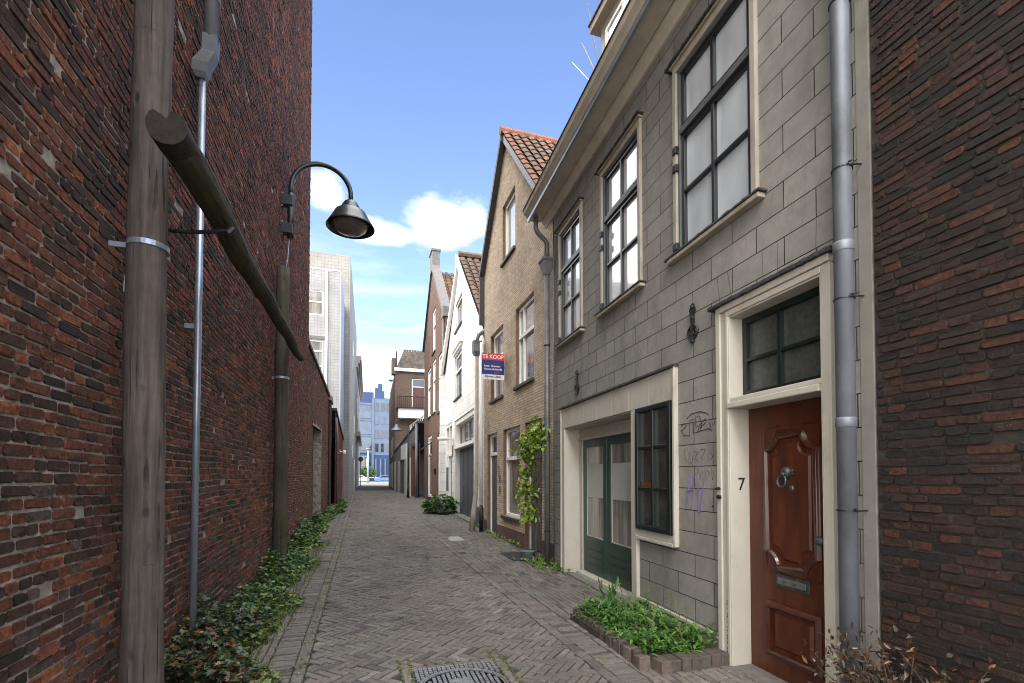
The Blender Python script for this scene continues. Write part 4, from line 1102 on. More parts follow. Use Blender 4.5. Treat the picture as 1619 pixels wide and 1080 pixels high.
simple_door(T, FT, 11.82,12.76,.02,2.12,2.64, M['white'], M['greyframe'], M['dark_glass'])
simple_door(T, FT, 8.64,9.60,.02,2.12,2.64, M['white'], M['zinc_dark'], M['dark_glass'])
# roof: pantiles sloping down each side, ridge runs into the block
def pantiles(mb, x0, x1, s0, z0, s1, z1, base, row=.30, colw=.22, edge=None, nrm=1):
    """tiled slope; s runs along the lane, x is the ridge direction"""
    Ls = math.hypot(s1-s0, z1-z0); nr = int(Ls/row); ds, dz = (s1-s0)/Ls, (z1-z0)/Ls
    ns, nz = (-dz, ds) if (ds >= 0) else (dz, -ds)
    if nz < 0: ns, nz = -ns, -nz
    nc = int((x1-x0)/colw)
    for i in range(nr):
        for j in range(nc):
            c = base(R, j); xa = x0+j*colw; a = i*row; vs = []
            for t_, lift in ((a, .03), (a+row*1.12, .004)):
                for q in range(6):
                    f = q/5; h = .035*math.sin(f*PI*1.35)+ (0 if f < .74 else -.02) + lift
                    vs.append((xa+f*colw*1.05, s1-ds*(Ls-t_)+0*ds if False else s0+ds*t_+ns*h, z0+dz*t_+nz*h))
            # front lip
            for q in range(6):
                x, s, z = vs[q]; vs.append((x, s-ns*.03, z-nz*.03))
            fs = [(q,q+1,7+q,6+q) for q in range(5)]+[(12+q,13+q,q+1,q) for q in range(5)]
            mb.add(vs, fs, c)
def tc_red(r, j):
    if j == 0: return (.175*r.uniform(.85,1.1),.068,.04)
    t_ = r.random(); c = (.13,.072,.048) if t_ < .45 else (.095,.066,.05) if t_ < .85 else (.17,.08,.05)
    k = r.uniform(.8,1.2); return tuple(x*k for x in c)
def tc_brown(r, j):
    t_ = r.random(); c = (.12,.07,.043) if t_ < .5 else (.085,.058,.04) if t_ < .88 else (.17,.072,.04)
    k = r.uniform(.8,1.2); return tuple(x*k for x in c)
mb = MB(); pantiles(mb, 3.18, 6.5, 7.6, 9.82-3.4*1.13, 11.0, 9.86, tc_red)
pantiles(mb, 3.18, 6.5, 13.3, 9.82-2.3*1.15, 11.0, 9.86, tc_red)
mb.build('roof_tiles', M['rooftile'], T)
mb = MB().add([(3.25,7.5,5.78),(6.6,7.5,5.78),(6.6,11,9.76),(3.25,11,9.76),(3.25,13.4,7.0),(6.6,13.4,7.0)], [(0,1,2,3),(3,2,5,4)]); mb.build('roof_deck', M['lead'], T)
mb = MB(); 
for j in range(11): mb.tube([(3.15+j*.3,11.0,9.86),(3.15+(j+1)*.3+.03,11.0,9.87)], [.10,.085], 10, col=(.30,.12,.07))
mb.build('ridge_tiles', M['rooftile'], T)
mb = MB()
def raking(mb, x0, x1, sa, za, sb, zb, h):
    mb.add([(x0,sa,za),(x1,sa,za),(x1,sb,zb),(x0,sb,zb),(x0,sa,za+h),(x1,sa,za+h),(x1,sb,zb+h),(x0,sb,zb+h)], [(0,3,2,1),(4,5,6,7),(0,1,5,4),(1,2,6,5),(2,3,7,6),(3,0,4,7)])
raking(mb, 3.21, 3.299, 7.7, 5.88, 11.0, 9.60, .19); mb.build('bargeboard', M['greyframe'], T).__setitem__('label', 'grey bargeboard on the near slope')
mb = MB(); raking(mb, 3.16, 3.299, 11.0, 9.62, 13.22, 7.07, .20); mb.box(3.17,3.30,13.15,13.24,5.8,7.25); mb.build('bargeboard', M['lead'], T)
mb = MB()
for (s, z) in ((11.5,1.45),(11.5,1.2)): mb.box(3.285,3.299,s-.05,s+.06,z-.08,z+.1)
mb.build('meter_plate', M['zinc_dark'], T, bevel=.003)
mb = MB(FT)
for p in ([(0,1),(.1,.2),(.3,.9)],[(.4,.9),(.45,.2),(.7,.4)],[(.1,.0),(.5,.1),(.4,-.3)]): stroke(mb, sc(p, 11.72, 1.55, .32, .3), .008)
mb.build('graffiti_tag', M['ink_grey'], T)

# for sale board
SG = thing('for_sale_sign', (3.29, 11.1, 3.9), 'red, blue and white TE KOOP estate board jutting from the tan house', 'sign')
x0, x1, ys_ = 2.725, 3.285, 11.1
MB().box(x0,x1,ys_,ys_+.02,3.845,4.47).build('board', M['white_sign'], SG)
MB().box(x0,x1,ys_-.004,ys_-.0005,4.31,4.47).build('red_panel', M['red_sign'], SG)
MB().box(x0,x1,ys_-.004,ys_-.0005,3.965,4.31).build('blue_panel', M['blue_sign'], SG)
MB().tube([(3.0,ys_+.03,4.15),(3.32,ys_+.03,4.15)], .012, 8).build('bracket', M['iron'], SG)
xc = (x0+x1)/2
text_mesh('heading', 'TE KOOP', .125, M['white_sign'], SG, face_minus_y(xc, ys_-.006, 4.385), bold=True)
text_mesh('text_line', 'kort.  Bouman', .068, M['white_sign'], SG, face_minus_y(xc-.02, ys_-.006, 4.165), bold=True)
text_mesh('text_line', 'Bouwmakelaardij', .062, M['white_sign'], SG, face_minus_y(xc, ys_-.006, 4.09), bold=True)
text_mesh('text_line', 'KOOP', .05, M['red_sign'], SG, face_minus_y(xc+.1, ys_-.006, 4.01), bold=True)
text_mesh('text_line', 'Bijvoet Liban', .078, M['blue_sign'], SG, face_minus_y(xc, ys_-.006, 3.915), bold=True)
text_mesh('text_line', '-------------------', .05, M['red_sign'], SG, face_minus_y(xc, ys_-.006, 4.235))

# vine beside the tan house
def leaf(mb, p, dirv, nrm, L, W, col, curl=.25):
    p = Vector(p); d = Vector(dirv).normalized(); n_ = Vector(nrm); s = d.cross(n_)
    if s.length < 1e-3: s = d.cross(Vector((.3,.5,.8)))
    s.normalize(); n_ = s.cross(d)
    a = p; b = p+d*L*.35+s*W*.5+n_*W*curl; c = p+d*L*.75+s*W*.36+n_*W*curl*.6; e = p+d*L - n_*L*.12
    f = p+d*L*.75-s*W*.36+n_*W*curl*.6; g = p+d*L*.35-s*W*.5+n_*W*curl; m_ = p+d*L*.5
    mb.add([tuple(v) for v in (a,b,c,e,f,g,m_)], [(0,1,6),(1,2,6),(2,3,6),(3,4,6),(4,5,6),(5,0,6)], col)
def rv(r, up=.3):
    v = Vector((r.uniform(-1,1), r.uniform(-1,1), r.uniform(-1,1)+up)); return v.normalized()
V = thing('climbing_shrub', (3.0, 8.12, 0), 'leggy bright green climbing shrub growing up between the tan and grey houses', 'shrub')
mb = MB(); rr = random.Random(3)
stem = [(3.0,8.12,0),(2.98,8.1,.4),(3.02,8.14,.8),(2.97,8.1,1.15),(3.0,8.02,1.5),(3.02,7.9,1.85),(3.0,7.85,2.2),(2.98,7.8,2.45)]
mb.tube(stem, [.028,.024,.021,.019,.017,.014,.010,.006], 8)
mb.tube([(3.03,8.2,0),(3.05,8.25,.5),(3.0,8.15,.95),(3.02,8.1,1.3),(3.0,8.2,1.9),(2.98,8.3,2.3)], [.018,.016,.014,.012,.010,.006], 7)
blobs = [((2.94,8.45,1.35),.26,.12,60),((2.95,8.0,2.28),.26,.17,150),((2.93,8.35,2.12),.24,.15,90),((2.93,8.6,1.93),.20,.11,50),((2.95,7.8,2.1),.16,.12,36),((2.93,8.5,1.62),.22,.09,44),((2.95,8.2,1.78),.14,.09,22),((2.92,8.7,1.22),.10,.05,10),((2.93,8.4,1.02),.24,.08,40),((2.94,8.3,.80),.24,.10,50),((2.95,8.1,1.30),.10,.08,10)]
for (c, rs, rz, n_) in blobs:
    mb.tube([stem[min(7,int(c[2]/.33))], (c[0],c[1],c[2]-.03), (c[0]-.03,c[1]+rs*.6,c[2])], [.008,.006,.003], 5)
trunk = mb.build('stem', M['bark'], V)
mb = MB()
for (c, rs, rz, n_) in blobs:
    for i in range(n_):
        q = (c[0]+rr.gauss(0,rs*.36), c[1]+rr.gauss(0,rs*.55), c[2]+rr.gauss(0,rz*.6))
        if q[0] > 3.22: q = (3.2,q[1],q[2])
        col = rr.choice([(.20,.32,.035),(.15,.26,.03),(.28,.38,.06),(.09,.17,.025),(.25,.30,.05)])
        dv = rv(rr,-.1); leaf(mb, q, dv, rv(rr,1.2), rr.uniform(.08,.14), rr.uniform(.05,.085), col)
mb.build('foliage', M['leaf'], V)
mb = MB().lathe([(.09,0),(.12,.02),(.135,.16),(.145,.165),(.13,.17),(.11,.10),(.01,.10)], (2.93,8.38,.005), 20)
tag(mb.build('flower_pot', M['rag'], None, smooth=True, loc=(2.93,8.38,0)), 'pale blue pot at the foot of the climbing shrub', 'pot')

# ================================================================== WHITE HOUSE
Wh = thing('white_gabled_house', (3.4, 17.4, .1), 'narrow white plastered house with a pointed gable and brown pantiles', 'house')
AP = 17.5
def top_w(s): return 9.55 - abs(s-AP)*(.96 if s < AP else .86)
wh_h = [(14.6,18.75,-.05,3.66),(19.3,21.2,-.05,3.72),(16.95,18.6,4.45,6.15),(16.85,18.4,7.05,8.15)]
mb = MB(FW).strips([13.22,AP,21.5], top_w, 0, wh_h, 0, .3); mb.build('wall', M['white_wall'], Wh)
MB().box(3.36,9,21.45,21.5,0,6.1).build('side_wall', M['white_wall'], Wh)
for a, b in ((18.75,19.3),(13.22,14.6)): MB(FW).box(a,b,-.015,0,0,.62).build('plinth', M['greyframe'], Wh)
w = simple_window(Wh, FW, 16.97,18.58,4.47,6.1, M['white'], M['dark_glass'], 5.5, dep=.05)
w = simple_window(Wh, FW, 16.87,18.38,7.07,8.13, M['white'], M['dark_glass'], None, dep=.05)
mb = MB(FW).box(16.7,18.8,-.12,-.0,6.3,6.42); mb.box(16.8,18.7,-.07,0,6.2,6.3); mb.build('window_hood', M['white'], Wh)
# carriage doors
mb = MB(FW); mb.box(14.6,14.75,.02,.29,0,3.66); mb.box(18.55,18.75,.02,.29,0,3.66); mb.box(14.75,18.55,.05,.29,3.5,3.66); mb.box(14.75,18.55,-.03,.29,2.56,2.68)
CF = mb.build('door_surround', M['white'], Wh, bevel=.006)
mb = MB(FW)
for s in (14.75,15.65,16.6,17.55,18.47): mb.box(s,s+.08,.2,.27,2.68,3.5)
for z in (2.68,3.44): mb.box(14.83,18.47,.205,.265,z,z+.06)
fl = mb.build('fanlight', M['cream'], CF); MB(FW).box(14.8,18.5,.24,.25,2.7,3.48).build('pane', M['dark_glass'], fl)
for a, b in ((14.76,15.68),(15.70,16.62),(16.64,17.56),(17.58,18.53)):
    m1 = MB(FW).box(a,b,.2,.25,.05,2.55); m1.box(a+.08,b-.08,.19,.2,.15,1.2); m1.box(a+.08,b-.08,.19,.2,1.35,2.4)
    m1.build('door_leaf', M['darkdoor'], CF, bevel=.008)
MB(FW).box(14.6,18.75,-.1,.3,0,.05+gz(16)).build('step', M['stone'], CF)
# side entrance
mb = MB(FW); mb.box(19.3,19.4,.02,.2,0,3.72); mb.box(21.1,21.2,.02,.2,0,3.72); mb.box(19.4,21.1,.02,.2,3.6,3.72); mb.box(19.4,21.1,.0,.2,2.35,2.47); mb.box(20.2,20.28,.03,.2,2.47,3.6)
SF = mb.build('side_entrance', M['white'], Wh, bevel=.006); MB(FW).box(19.4,21.1,.12,.14,2.47,3.6).build('pane', M['curtain_light'], SF)
MB(FW).box(19.4,20.2,.10,.14,.12,2.35).build('door_leaf', M['greyframe'], SF); MB(FW).box(20.28,21.1,.02,.14,.12,2.35).build('notice_board', M['white'], SF)
MB(FW).box(20.4,20.95,.0,.02,.9,1.9).build('black_panel', M['darkdoor'], SF)
MB(FW).box(18.9,19.15,-.012,0,2.3,2.75).build('yellow_notice', M['brass'], Wh)
mb = MB(FW).tube([(18.85,0,3.0),(18.85,-.55,3.0)], .03, 8); mb.tube([(18.85,-.2,3.0),(18.85,-.62,2.98)], .07, 12)
tag(mb.build('tube_lamp', M['white'], None, smooth=True, loc=(3.3,18.85,2.9)), 'white tubular lamp arm sticking out above the dark carriage doors', 'lamp')
mb = MB(); raking(mb, 3.28, 3.36, 13.25, 5.28, AP, 9.45, .28); raking(mb, 3.36, 3.48, AP, 9.45, 21.55, 5.9, .26)
mb.build('bargeboard', M['white'], Wh)
mb = MB(); pantiles(mb, 3.42, 7.5, 13.15, 5.45, AP, 9.75, tc_brown, row=.34, colw=.26); pantiles(mb, 3.5, 7.5, 21.6, 6.1, AP, 9.75, tc_brown, row=.34, colw=.26); mb.build('roof_tiles', M['rooftile'], Wh)
mb = MB(); 
for j in range(13): mb.tube([(3.4+j*.32,AP,9.76),(3.4+(j+1)*.32+.03,AP,9.77)], [.12,.10], 8, col=(.16,.10,.07))
mb.build('ridge_tiles', M['rooftile'], Wh)
mb = MB().add([(3.4,13.15,5.3),(7.6,13.15,5.3),(7.6,AP,9.6),(3.4,AP,9.6),(3.4,21.6,5.95),(7.6,21.6,5.95)], [(0,1,2,3),(3,2,5,4)]); mb.build('roof_deck', M['lead'], Wh)
# pipes between white and tan houses
P_ = thing('downspout', (3.1, 13.2, 0), 'beige downspout with box hopper, bent at its foot, between white and tan houses', 'downspout')
MB().tube([(2.92,12.98,gz(13)),(2.98,13.02,.55),(3.06,13.1,1.1),(3.08,13.12,1.5),(3.08,13.12,4.95)], [.085,.075,.06,.055,.055], 16).build('pipe', M['cream_dirty'], P_, smooth=True)
mb = MB(); loft(mb, [sq((3.08,13.12,4.9),0,.14,.14), sq((3.08,13.12,5.0),0,.22,.24), sq((3.08,13.12,5.3),0,.24,.26)]); mb.build('hopper', M['zinc_dark'], P_)
mb = MB().tube([(3.08,13.12,5.3),(3.14,13.16,5.5),(3.3,13.2,5.62)], .05, 10); mb.build('swan_neck', M['zinc_dark'], P_, smooth=True)
tag(MB().tube([(3.12,12.74,.75),(3.12,12.76,2.8),(3.14,12.80,5.2)], .045, 14).build('white_pipe', M['white'], None, smooth=True, loc=(3.12,12.74,.75)), 'slim white drainpipe right beside the beige downspout', 'drainpipe')
tag(MB().tube([(3.12,12.74,0.05),(3.12,12.74,.748)], .052, 14).build('pipe_stub', M['iron'], None, smooth=True, loc=(3.12,12.74,0)), 'black ground stub under the slim white drainpipe', 'pipe')

# broad leaved plant
def rosette(name, c, rad_, hh, n_, L, W, cols, label, cat, seed, group=None):
    rr = random.Random(seed); o = thing(name, c, label, cat, group)
    m1 = MB(); m2 = MB()
    for i in range(n_):
        a = rr.random()*2*PI; q = math.sqrt(rr.random())*rad_
        hz = hh*(1-(q/rad_)**2*.5)*(.12+.88*rr.random()**.7)
        p = Vector((c[0]+q*math.cos(a)*.8, c[1]+q*math.sin(a), c[2]+hz))
        m2.tube([(c[0]+q*.2*math.cos(a), c[1]+q*.2*math.sin(a), c[2]), tuple(p)], [.012,.006], 5)
        dv = Vector((math.cos(a), math.sin(a), rr.uniform(-.3,.35)))
        leaf(m1, p, dv, (0,0,1), L*rr.uniform(.7,1.2), W*rr.uniform(.7,1.2), rr.choice(cols), .2)
    m2.build('stems', M['leaf'], o); m1.build('leaves', M['leaf'], o); return o
rosette('hosta_plant', (3.05,18.9,gz(19)), .72, .72, 260, .30, .24, [(.04,.13,.02),(.06,.18,.03),(.09,.22,.04),(.03,.09,.02)], 'broad leaved green plant at the foot of the white house', 'plant', 5)

# ================================================================== RED BRICK HOUSE
B = thing('red_brick_house', (3.65, 25.5, .2), 'tall red brown brick house with a chimney topped stepped gable', 'house')
AB = 25.9
def top_b(s): return 12.9 - (AB-s)*1.0 if s < AB else 12.9 - (s-AB)*.97
bh = [(26.5,27.95,4.8,7.55),(24.6,25.9,4.8,7.6),(22.5,23.75,4.6,7.4),(24.7,25.9,8.0,10.3),(26.0,27.8,-.05,3.75),(22.2,23.8,-.05,3.6)]
mb = MB(FB).strips([21.56,AB,29.6], top_b, 0, bh, 0, .15); mb.build('wall', M['red_brick'], B)
mb = MB().add([(3.6,21.56,0),(9,21.56,0),(9,21.56,8.9),(3.6,21.56,8.9)], [(0,1,2,3)]); mb.add([(3.68,29.6,0),(9,29.6,0),(9,29.6,9),(3.68,29.6,9)], [(0,1,2,3)]); mb.build('side_wall', M['red_brick'], B)
mb = MB().box(3.55,3.95,AB-.45,AB+.45,12.5,13.5); mb.box(3.5,4.0,AB-.5,AB+.5,13.501,13.6); mb.build('chimney', M['stone'], B)
mb = MB(); raking(mb, 3.52, 3.95, 22.0, 9.0, AB-.45, 12.45, .28); mb.box(3.5,4.0,21.5,22.1,8.75,9.2); mb.build('gable_coping', M['stone'], B)
mb = MB(); raking(mb, 3.56, 3.8, AB+.45, 12.4, 29.75, 9.1, .16); mb.build('verge', M['lead'], B)
mb = MB(); pantiles(mb, 3.96, 8.0, 21.5, 8.2, AB, 12.6, tc_brown, row=.36, colw=.3); mb.build('roof_tiles', M['rooftile'], B)
mb = MB().add([(3.9,21.5,8.0),(8,21.5,8.0),(8,AB,12.45),(3.9,AB,12.45),(3.9,29.7,8.8),(8,29.7,8.8)], [(0,1,2,3),(3,2,5,4)]); mb.build('roof_deck', M['lead'], B)
for (a, b, c, d) in bh[:4]: simple_window(B, FB, a+.02, b-.02, c+.02, d-.02, M['white'], M['curtain_light'], c+(d-c)*.62, dep=.04, fw=.12)
simple_window(B, FB, 26.02,27.78,.35,3.73, M['white'], M['curtain_light'], 2.7, dep=.04, fw=.14)
simple_door(B, FB, 22.22,23.78,.2,2.7,3.58, M['white'], M['white'], M['curtain_light'], dep=.05)
mb = MB(FB).add([(26.0,0,3.35),(27.0,0,3.35),(27.0,-.5,3.0),(26.0,-.5,3.0),(26.0,0,3.3),(27.0,0,3.3),(27.0,-.5,2.95),(26.0,-.5,2.95)], [(0,1,2,3),(4,7,6,5),(3,2,6,7),(0,3,7,4),(1,5,6,2)])
mb.build('awning', M['iron'], B)
MB(FB).tube([(21.75,-.05,.2),(21.75,-.05,8.7)], .05, 10).build('drainpipe', M['zinc_dark'], B, smooth=True)
MB(FB).box(24.3,24.5,-.1,0,1.6,1.9).build('letter_box', M['iron'], B)

# ================================================================== LOW ANNEX
A = thing('low_garage_row', (3.2, 36, .2), 'low grey rendered garage row with cream pilasters and dark red doorway', 'building')
def top_a(s): return 4.75 - (s-29.65)*.085
ah = [(30.2,32.6,.0,3.6),(33.4,34.6,.0,2.7),(36.6,39.6,.0,2.75)]
mb = MB(FA).strips([29.65,44], top_a, 0, ah, 0, .2); mb.build('wall', M['grey_render'], A)
mb = MB(FA).add([(29.65,-.05,top_a(29.65)),(44,-.05,top_a(44)),(44,6,top_a(44)),(29.65,6,top_a(29.65)),(29.65,-.05,top_a(29.65)+.12),(44,-.05,top_a(44)+.12),(44,6,top_a(44)+.12),(29.65,6,top_a(29.65)+.12)],
       [(0,3,2,1),(4,5,6,7),(0,1,5,4),(1,2,6,5),(2,3,7,6),(3,0,4,7)]); mb.build('roof_edge', M['lead'], A)
mb = MB(FA).box(34.8,38.4,-.04,-.0,2.75,3.85); mb.build('white_panel', M['white'], A)
mb = MB(FA)
for a, b in ((34.62,35.9),(32.62,33.38),(39.62,40.4),(42.5,43.3)): mb.box(a,b,-.06,0,0,2.75)
mb.build('pilaster', M['cream'], A)
mb = MB(FA); mb.box(30.2,30.45,.0,.15,0,3.6); mb.box(32.3,32.6,-.02,.15,0,3.6); mb.box(30.45,32.3,.0,.15,3.4,3.6); mb.box(30.45,32.3,.05,.15,0,.8)
dr = mb.build('doorway', M['redframe'], A); MB(FA).box(30.45,32.3,.1,.12,.8,3.4).build('pane', M['dark_glass'], dr)
MB(FA).box(33.4,34.6,.1,.15,0,2.7).build('garage_door', M['redframe'], A); MB(FA).box(36.6,39.6,.1,.15,0,2.75).build('garage_door', M['darkdoor'], A)
MB(FA).tube([(29.85,-.08,.2),(29.85,-.08,4.7)], .07, 12).build('drainpipe', M['zinc'], A, smooth=True)
mb = MB(FA)
for k in range(12): mb.box(30.5+k*.9,30.54+k*.9,.8,.84,4.6-k*.07,5.6)
mb.box(30.5,41,.8,.84,5.55,5.62); mb.box(30.5,41,.8,.84,5.1,5.14)
mb.build('roof_railing', M['white'], A)
# lane lamp post
t = thing('street_lamp', (2.77, 30.0, .2), 'tall black lamp post with swan neck and grey conical shade down the lane', 'street lamp')
mb = MB().tube([(2.77,30,.15),(2.77,30,1.1)], .075, 12); mb.tube([(2.77,30,1.1),(2.77,30,4.6)], [.05,.04], 12)
mb.tube([(2.77-.36*(1-math.cos(a)), 30, 4.6+.40*math.sin(a)) for a in [PI*i/14 for i in range(15)]], .03, 10); mb.build('post', M['iron'], t, smooth=True)
mb = MB().lathe([(.04,.25),(.08,.22),(.10,.12),(.32,-.12),(.34,-.15),(.3,-.13),(.02,.0)], (2.05,30,4.42), 24); mb.build('shade', M['zinc'], t, smooth=True)

# ================================================================== HOUSE WITH BALCONY
Fh = thing('mansard_house', (4.5, 44, .2), 'brown brick house with grey mansard roof, white band and a black balcony', 'house')
fy = FX(0, 44.0)
mb = MB(fy).strips([2.87,8.5], lambda s: 10.85, 0, [(4.35,5.55,7.7,10.3)], 0, .15)
mb.add([(2.87,0,0),(3.35,18,0),(3.35,18,10.85),(2.87,0,10.85)], [(0,1,2,3)]); mb.add([(3.35,18,0),(8.5,18,0),(8.5,18,10.85),(3.35,18,10.85)], [(0,1,2,3)])
mb.build('wall', M['brown_brick'], Fh)
mb = MB().add([(2.95,43.9,11.15),(8.6,43.9,11.15),(8.6,45.4,13.3),(3.75,45.4,13.0),(3.3,62,11.15),(3.95,60.5,13.0),(8.6,60,13.6)], [(0,1,2,3),(0,3,5,4),(3,2,6,5)])
mb.build('roof', M['brown_tile'] if 'brown_tile' in M else M['stone'], Fh)
mb = MB()
for i in range(8):
    for j in range(24):
        f = i/8.; x = 3.1+f*.7+j*.24
        if x < 8.4: mb.box(x,x+.21,43.85+f*1.5,43.93+f*1.5,11.2+f*2.0,11.42+f*2.0, (.10,.085,.07) if R.random() < .6 else (.15,.12,.10))
mb.build('roof_tiles', M['rooftile'], Fh)
MB().box(2.8,8.6,43.75,44.0,10.86,11.14).build('eaves_band', M['white'], Fh)
MB().box(2.6,3.0,43.9,44.8,10.6,12.0).build('chimney', M['brown_brick'], Fh)
MB().tube([(2.98,43.85,11.2),(2.98,43.85,12.6)], .05, 8).build('flue', M['iron'], Fh)
w = simple_door(Fh, fy, 4.37,5.53,7.7,9.55,10.28, M['white'], M['redframe'], M['dark_glass'], name='balcony_door')
mb = MB().box(3.0,6.2,43.0,43.98,7.48,7.56); mb.tube([(3.02,43.02,8.5),(6.2,43.02,8.5)], .04, 8)
for k in range(20): mb.tube([(3.05+k*.165,43.02,7.56),(3.05+k*.165,43.02,8.48)], .022, 6)
mb.build('balcony', M['iron'], Fh)
MB().box(3.12,6.3,43.2,43.97,6.62,7.47).build('balcony_fascia', M['white'], Fh)
mb = MB()
mb.tube([(2.72,43.5,9.9),(2.5,43.5,9.9)], .04, 8); mb.lathe([(.05,0),(.2,.05),(.22,.1),(.05,.2)], (2.5,43.5,9.8), 12)
mb.build('wall_lamp', M['zinc_dark'], Fh)
for y, z0, z1 in ((47,3.4,5.2),(51,3.4,5.2),(47,.4,2.8),(51,.4,2.8),(55,.4,2.8)):
    x = 2.87+(y-44)*.0267
    MB().box(x-.03,x+.05,y,y+1.2,z0,z1).build('window', M['cream'], Fh)

# ================================================================== BLUE BUILDING
G = thing('blue_office_building', (2.5, 120, .2), 'modern blue glass and panel office building closing the end of the lane', 'building')
mb = MB().box(-9,2.9,120,140,0,21.5); mb.box(2.9,14,120,140,0,20.2); mb.build('wall', M['bluewall'], G)
mb = MB()
for (a, b, z0, z1) in ((3.2,3.9,19.9,22.6),(3.9,4.9,19.9,23.6),(4.9,5.4,19.9,21.9)): mb.box(a,b,119.95,121,z0,z1)
mb.build('stepped_gable', M['bluewall'], G)
mb = MB(); 
for z in (2.6,7.0,10.8,14.6,18.4): mb.box(-9,2.85,119.7,119.99,z,z+.5)
mb.box(2.5,3.0,119.6,119.98,2.6,20); mb.build('floor_band', M['steelblue'], G)
for i, z in enumerate((.6,3.2,7.6,11.4,15.2)):
    MB().box(-8.8,2.45,119.85,119.98,z,z+(2.0 if i == 0 else 3.1)).build('glazing', M['blueglass'], G)
mb = MB().box(3.0,8.5,119.8,119.97,6.4,20.0); mb.build('panel_wall', M['steelblue'], G)
for z in (7.2,10.4,13.8,17.0):
    for x in (3.3,4.6,5.9,7.2): MB().box(x,x+.75,119.7,119.79,z,z+2.0).build('window', M['dark_glass'] if (x*3+z) % 2 < 1.2 else M['blueglass'], G)
for x in (1.2,3.3,4.4,5.5): MB().box(x,x+.35,119.6,119.84,.2,5.6).build('column', M['steelblue'] if x > 2 else M['tan'], G)
mb = MB().box(-1,8,119.2,119.3,1.0,1.1); mb.build('railing', M['white'], G)
# second block, right, hidden mostly
# cars
def car(cx, y, mat, label):
    c = thing('parked_car', (cx, y, .2), label, 'car', 'cars parked across the end of the lane')
    prof = [(-2.1,.28),(-2.12,.62),(-2.0,.82),(-1.25,.92),(-.65,1.38),(.75,1.42),(1.35,.98),(2.0,.88),(2.12,.6),(2.1,.28)]
    m1 = MB().prism([(cx+a, .2+b) for a, b in prof], y-.82, y+.82, 1); m1.build('body', mat, c, bevel=.05)
    gp = [(-1.12,.93),(-.62,1.32),(.70,1.35),(1.22,.98)]
    m2 = MB().prism([(cx+a, .2+b) for a, b in gp], y-.83, y+.83, 1); m2.build('side_windows', M['dark_glass'], c)
    for a in (-1.3,1.3):
        for s in (-.8,.66):
            wv = MB(lambda x, z, q: (x, q, z)); wv.lathe([(.31,0),(.31,.14)], (cx+a,.51,y+s), 18); wh_ = wv.build('wheel', M['tyre'], c)
            wr = MB(lambda x, z, q: (x, q, z)); wr.lathe([(.19,-.01),(.19,.15)], (cx+a,.51,y+s), 14); wr.build('rim', M['steel'], wh_)
car(-.35, 106, M['carwhite'], 'white car at the left, half hidden by the lane corner')
car(4.9, 106, M['carblue'], 'blue car parked right of the white one at the lane end')
# bush, signs
def bush(name, c, rx, ry, rz, n_, L, cols, label, cat, seed, lift=.0):
    rr = random.Random(seed); o = thing(name, c, label, cat); m1 = MB()
    for i in range(n_):
        u = rr.uniform(-1,1); a = rr.random()*2*PI; q = rr.random()**.4; w_ = math.sqrt(1-u*u)
        k = 1+.25*math.sin(a*3+seed)+.15*math.sin(u*7)
        p = (c[0]+rx*q*w_*math.cos(a)*k, c[1]+ry*q*w_*math.sin(a)*k, c[2]+lift+rz*(1+u*q*k*.95))
        leaf(m1, p, rv(rr,.2), rv(rr,.6), L*rr.uniform(.6,1.2), L*.55, rr.choice(cols))
    m1.build('foliage', M['leaf'], o)
    m2 = MB()
    for k in range(5):
        a = k*1.3; m2.tube([(c[0],c[1],c[2]),(c[0]+rx*.5*math.cos(a),c[1]+ry*.5*math.sin(a),c[2]+lift+rz*1.2)], [.03,.012], 6)
    m2.build('trunk', M['bark'], o); return o
bush('round_bush', (1.6,112,.2), 2.0, 1.4, 1.1, 1500, .42, [(.05,.11,.03),(.08,.15,.04),(.10,.17,.05),(.035,.07,.02)], 'rounded green bush behind the parked cars', 'bush', 11, 1.0)
t = thing('round_road_sign', (.02, 62, .2), 'back of a round grey red road sign at the lane mouth', 'road sign')
mb = MB().tube([(.02,62.1,.2),(.02,62.1,3.9)], .04, 8); mb.build('post', M['zinc_dark'], t)
mb = MB(lambda x, z, q: (x, q, z)); mb.lathe([(.30,0),(.30,.03)], (.02,3.55,62.0), 24); mb.build('disc', M['redframe'], t)
t = thing('street_lamp', (1.35, 95, .2), 'white lantern post with a yellow top in front of the blue building', 'street lamp')
mb = MB().tube([(1.35,95,.2),(1.35,95,6.4)], .16, 10); mb.build('post', M['paleblue'], t, smooth=True)
mb = MB().lathe([(.15,0),(.45,.15),(.4,.3),(.1,.4)], (1.35,95,6.4), 16); mb.build('lantern', mat_plain('yellow_cap', (.20,.21,.07), .4, var=.1, bumps=0), t, smooth=True)

# ================================================================== PLANTS NEAR
# ivy strip
rr = random.Random(21); mb = MB()
def ivy_leaf(mb, p, az, tilt, size, col):
    outline = [(0,0),(.35,-.12),(.5,.25),(.28,.32),(.42,.62),(.14,.58),(0,1.0),(-.14,.58),(-.42,.62),(-.28,.32),(-.5,.25),(-.35,-.12)]
    ca, sa = math.cos(az), math.sin(az); ct, st = math.cos(tilt), math.sin(tilt); vs = [(p[0],p[1],p[2]+.0)]
    rl = rr.uniform(-.5,.5)
    for x, y in outline[0:]:
        fold = abs(x)*.25
        X = x*size; Yc = y*size; Z = fold*size + X*rl
        y2 = Yc*ct - Z*st; z2 = Yc*st + Z*ct
        vs.append((p[0]+X*ca-y2*sa, p[1]+X*sa+y2*ca, p[2]+z2))
    k = len(outline); ctr = vs[1]
    fs = [(1, i, i+1) for i in range(2, k)]
    mb.add(vs, fs, col)
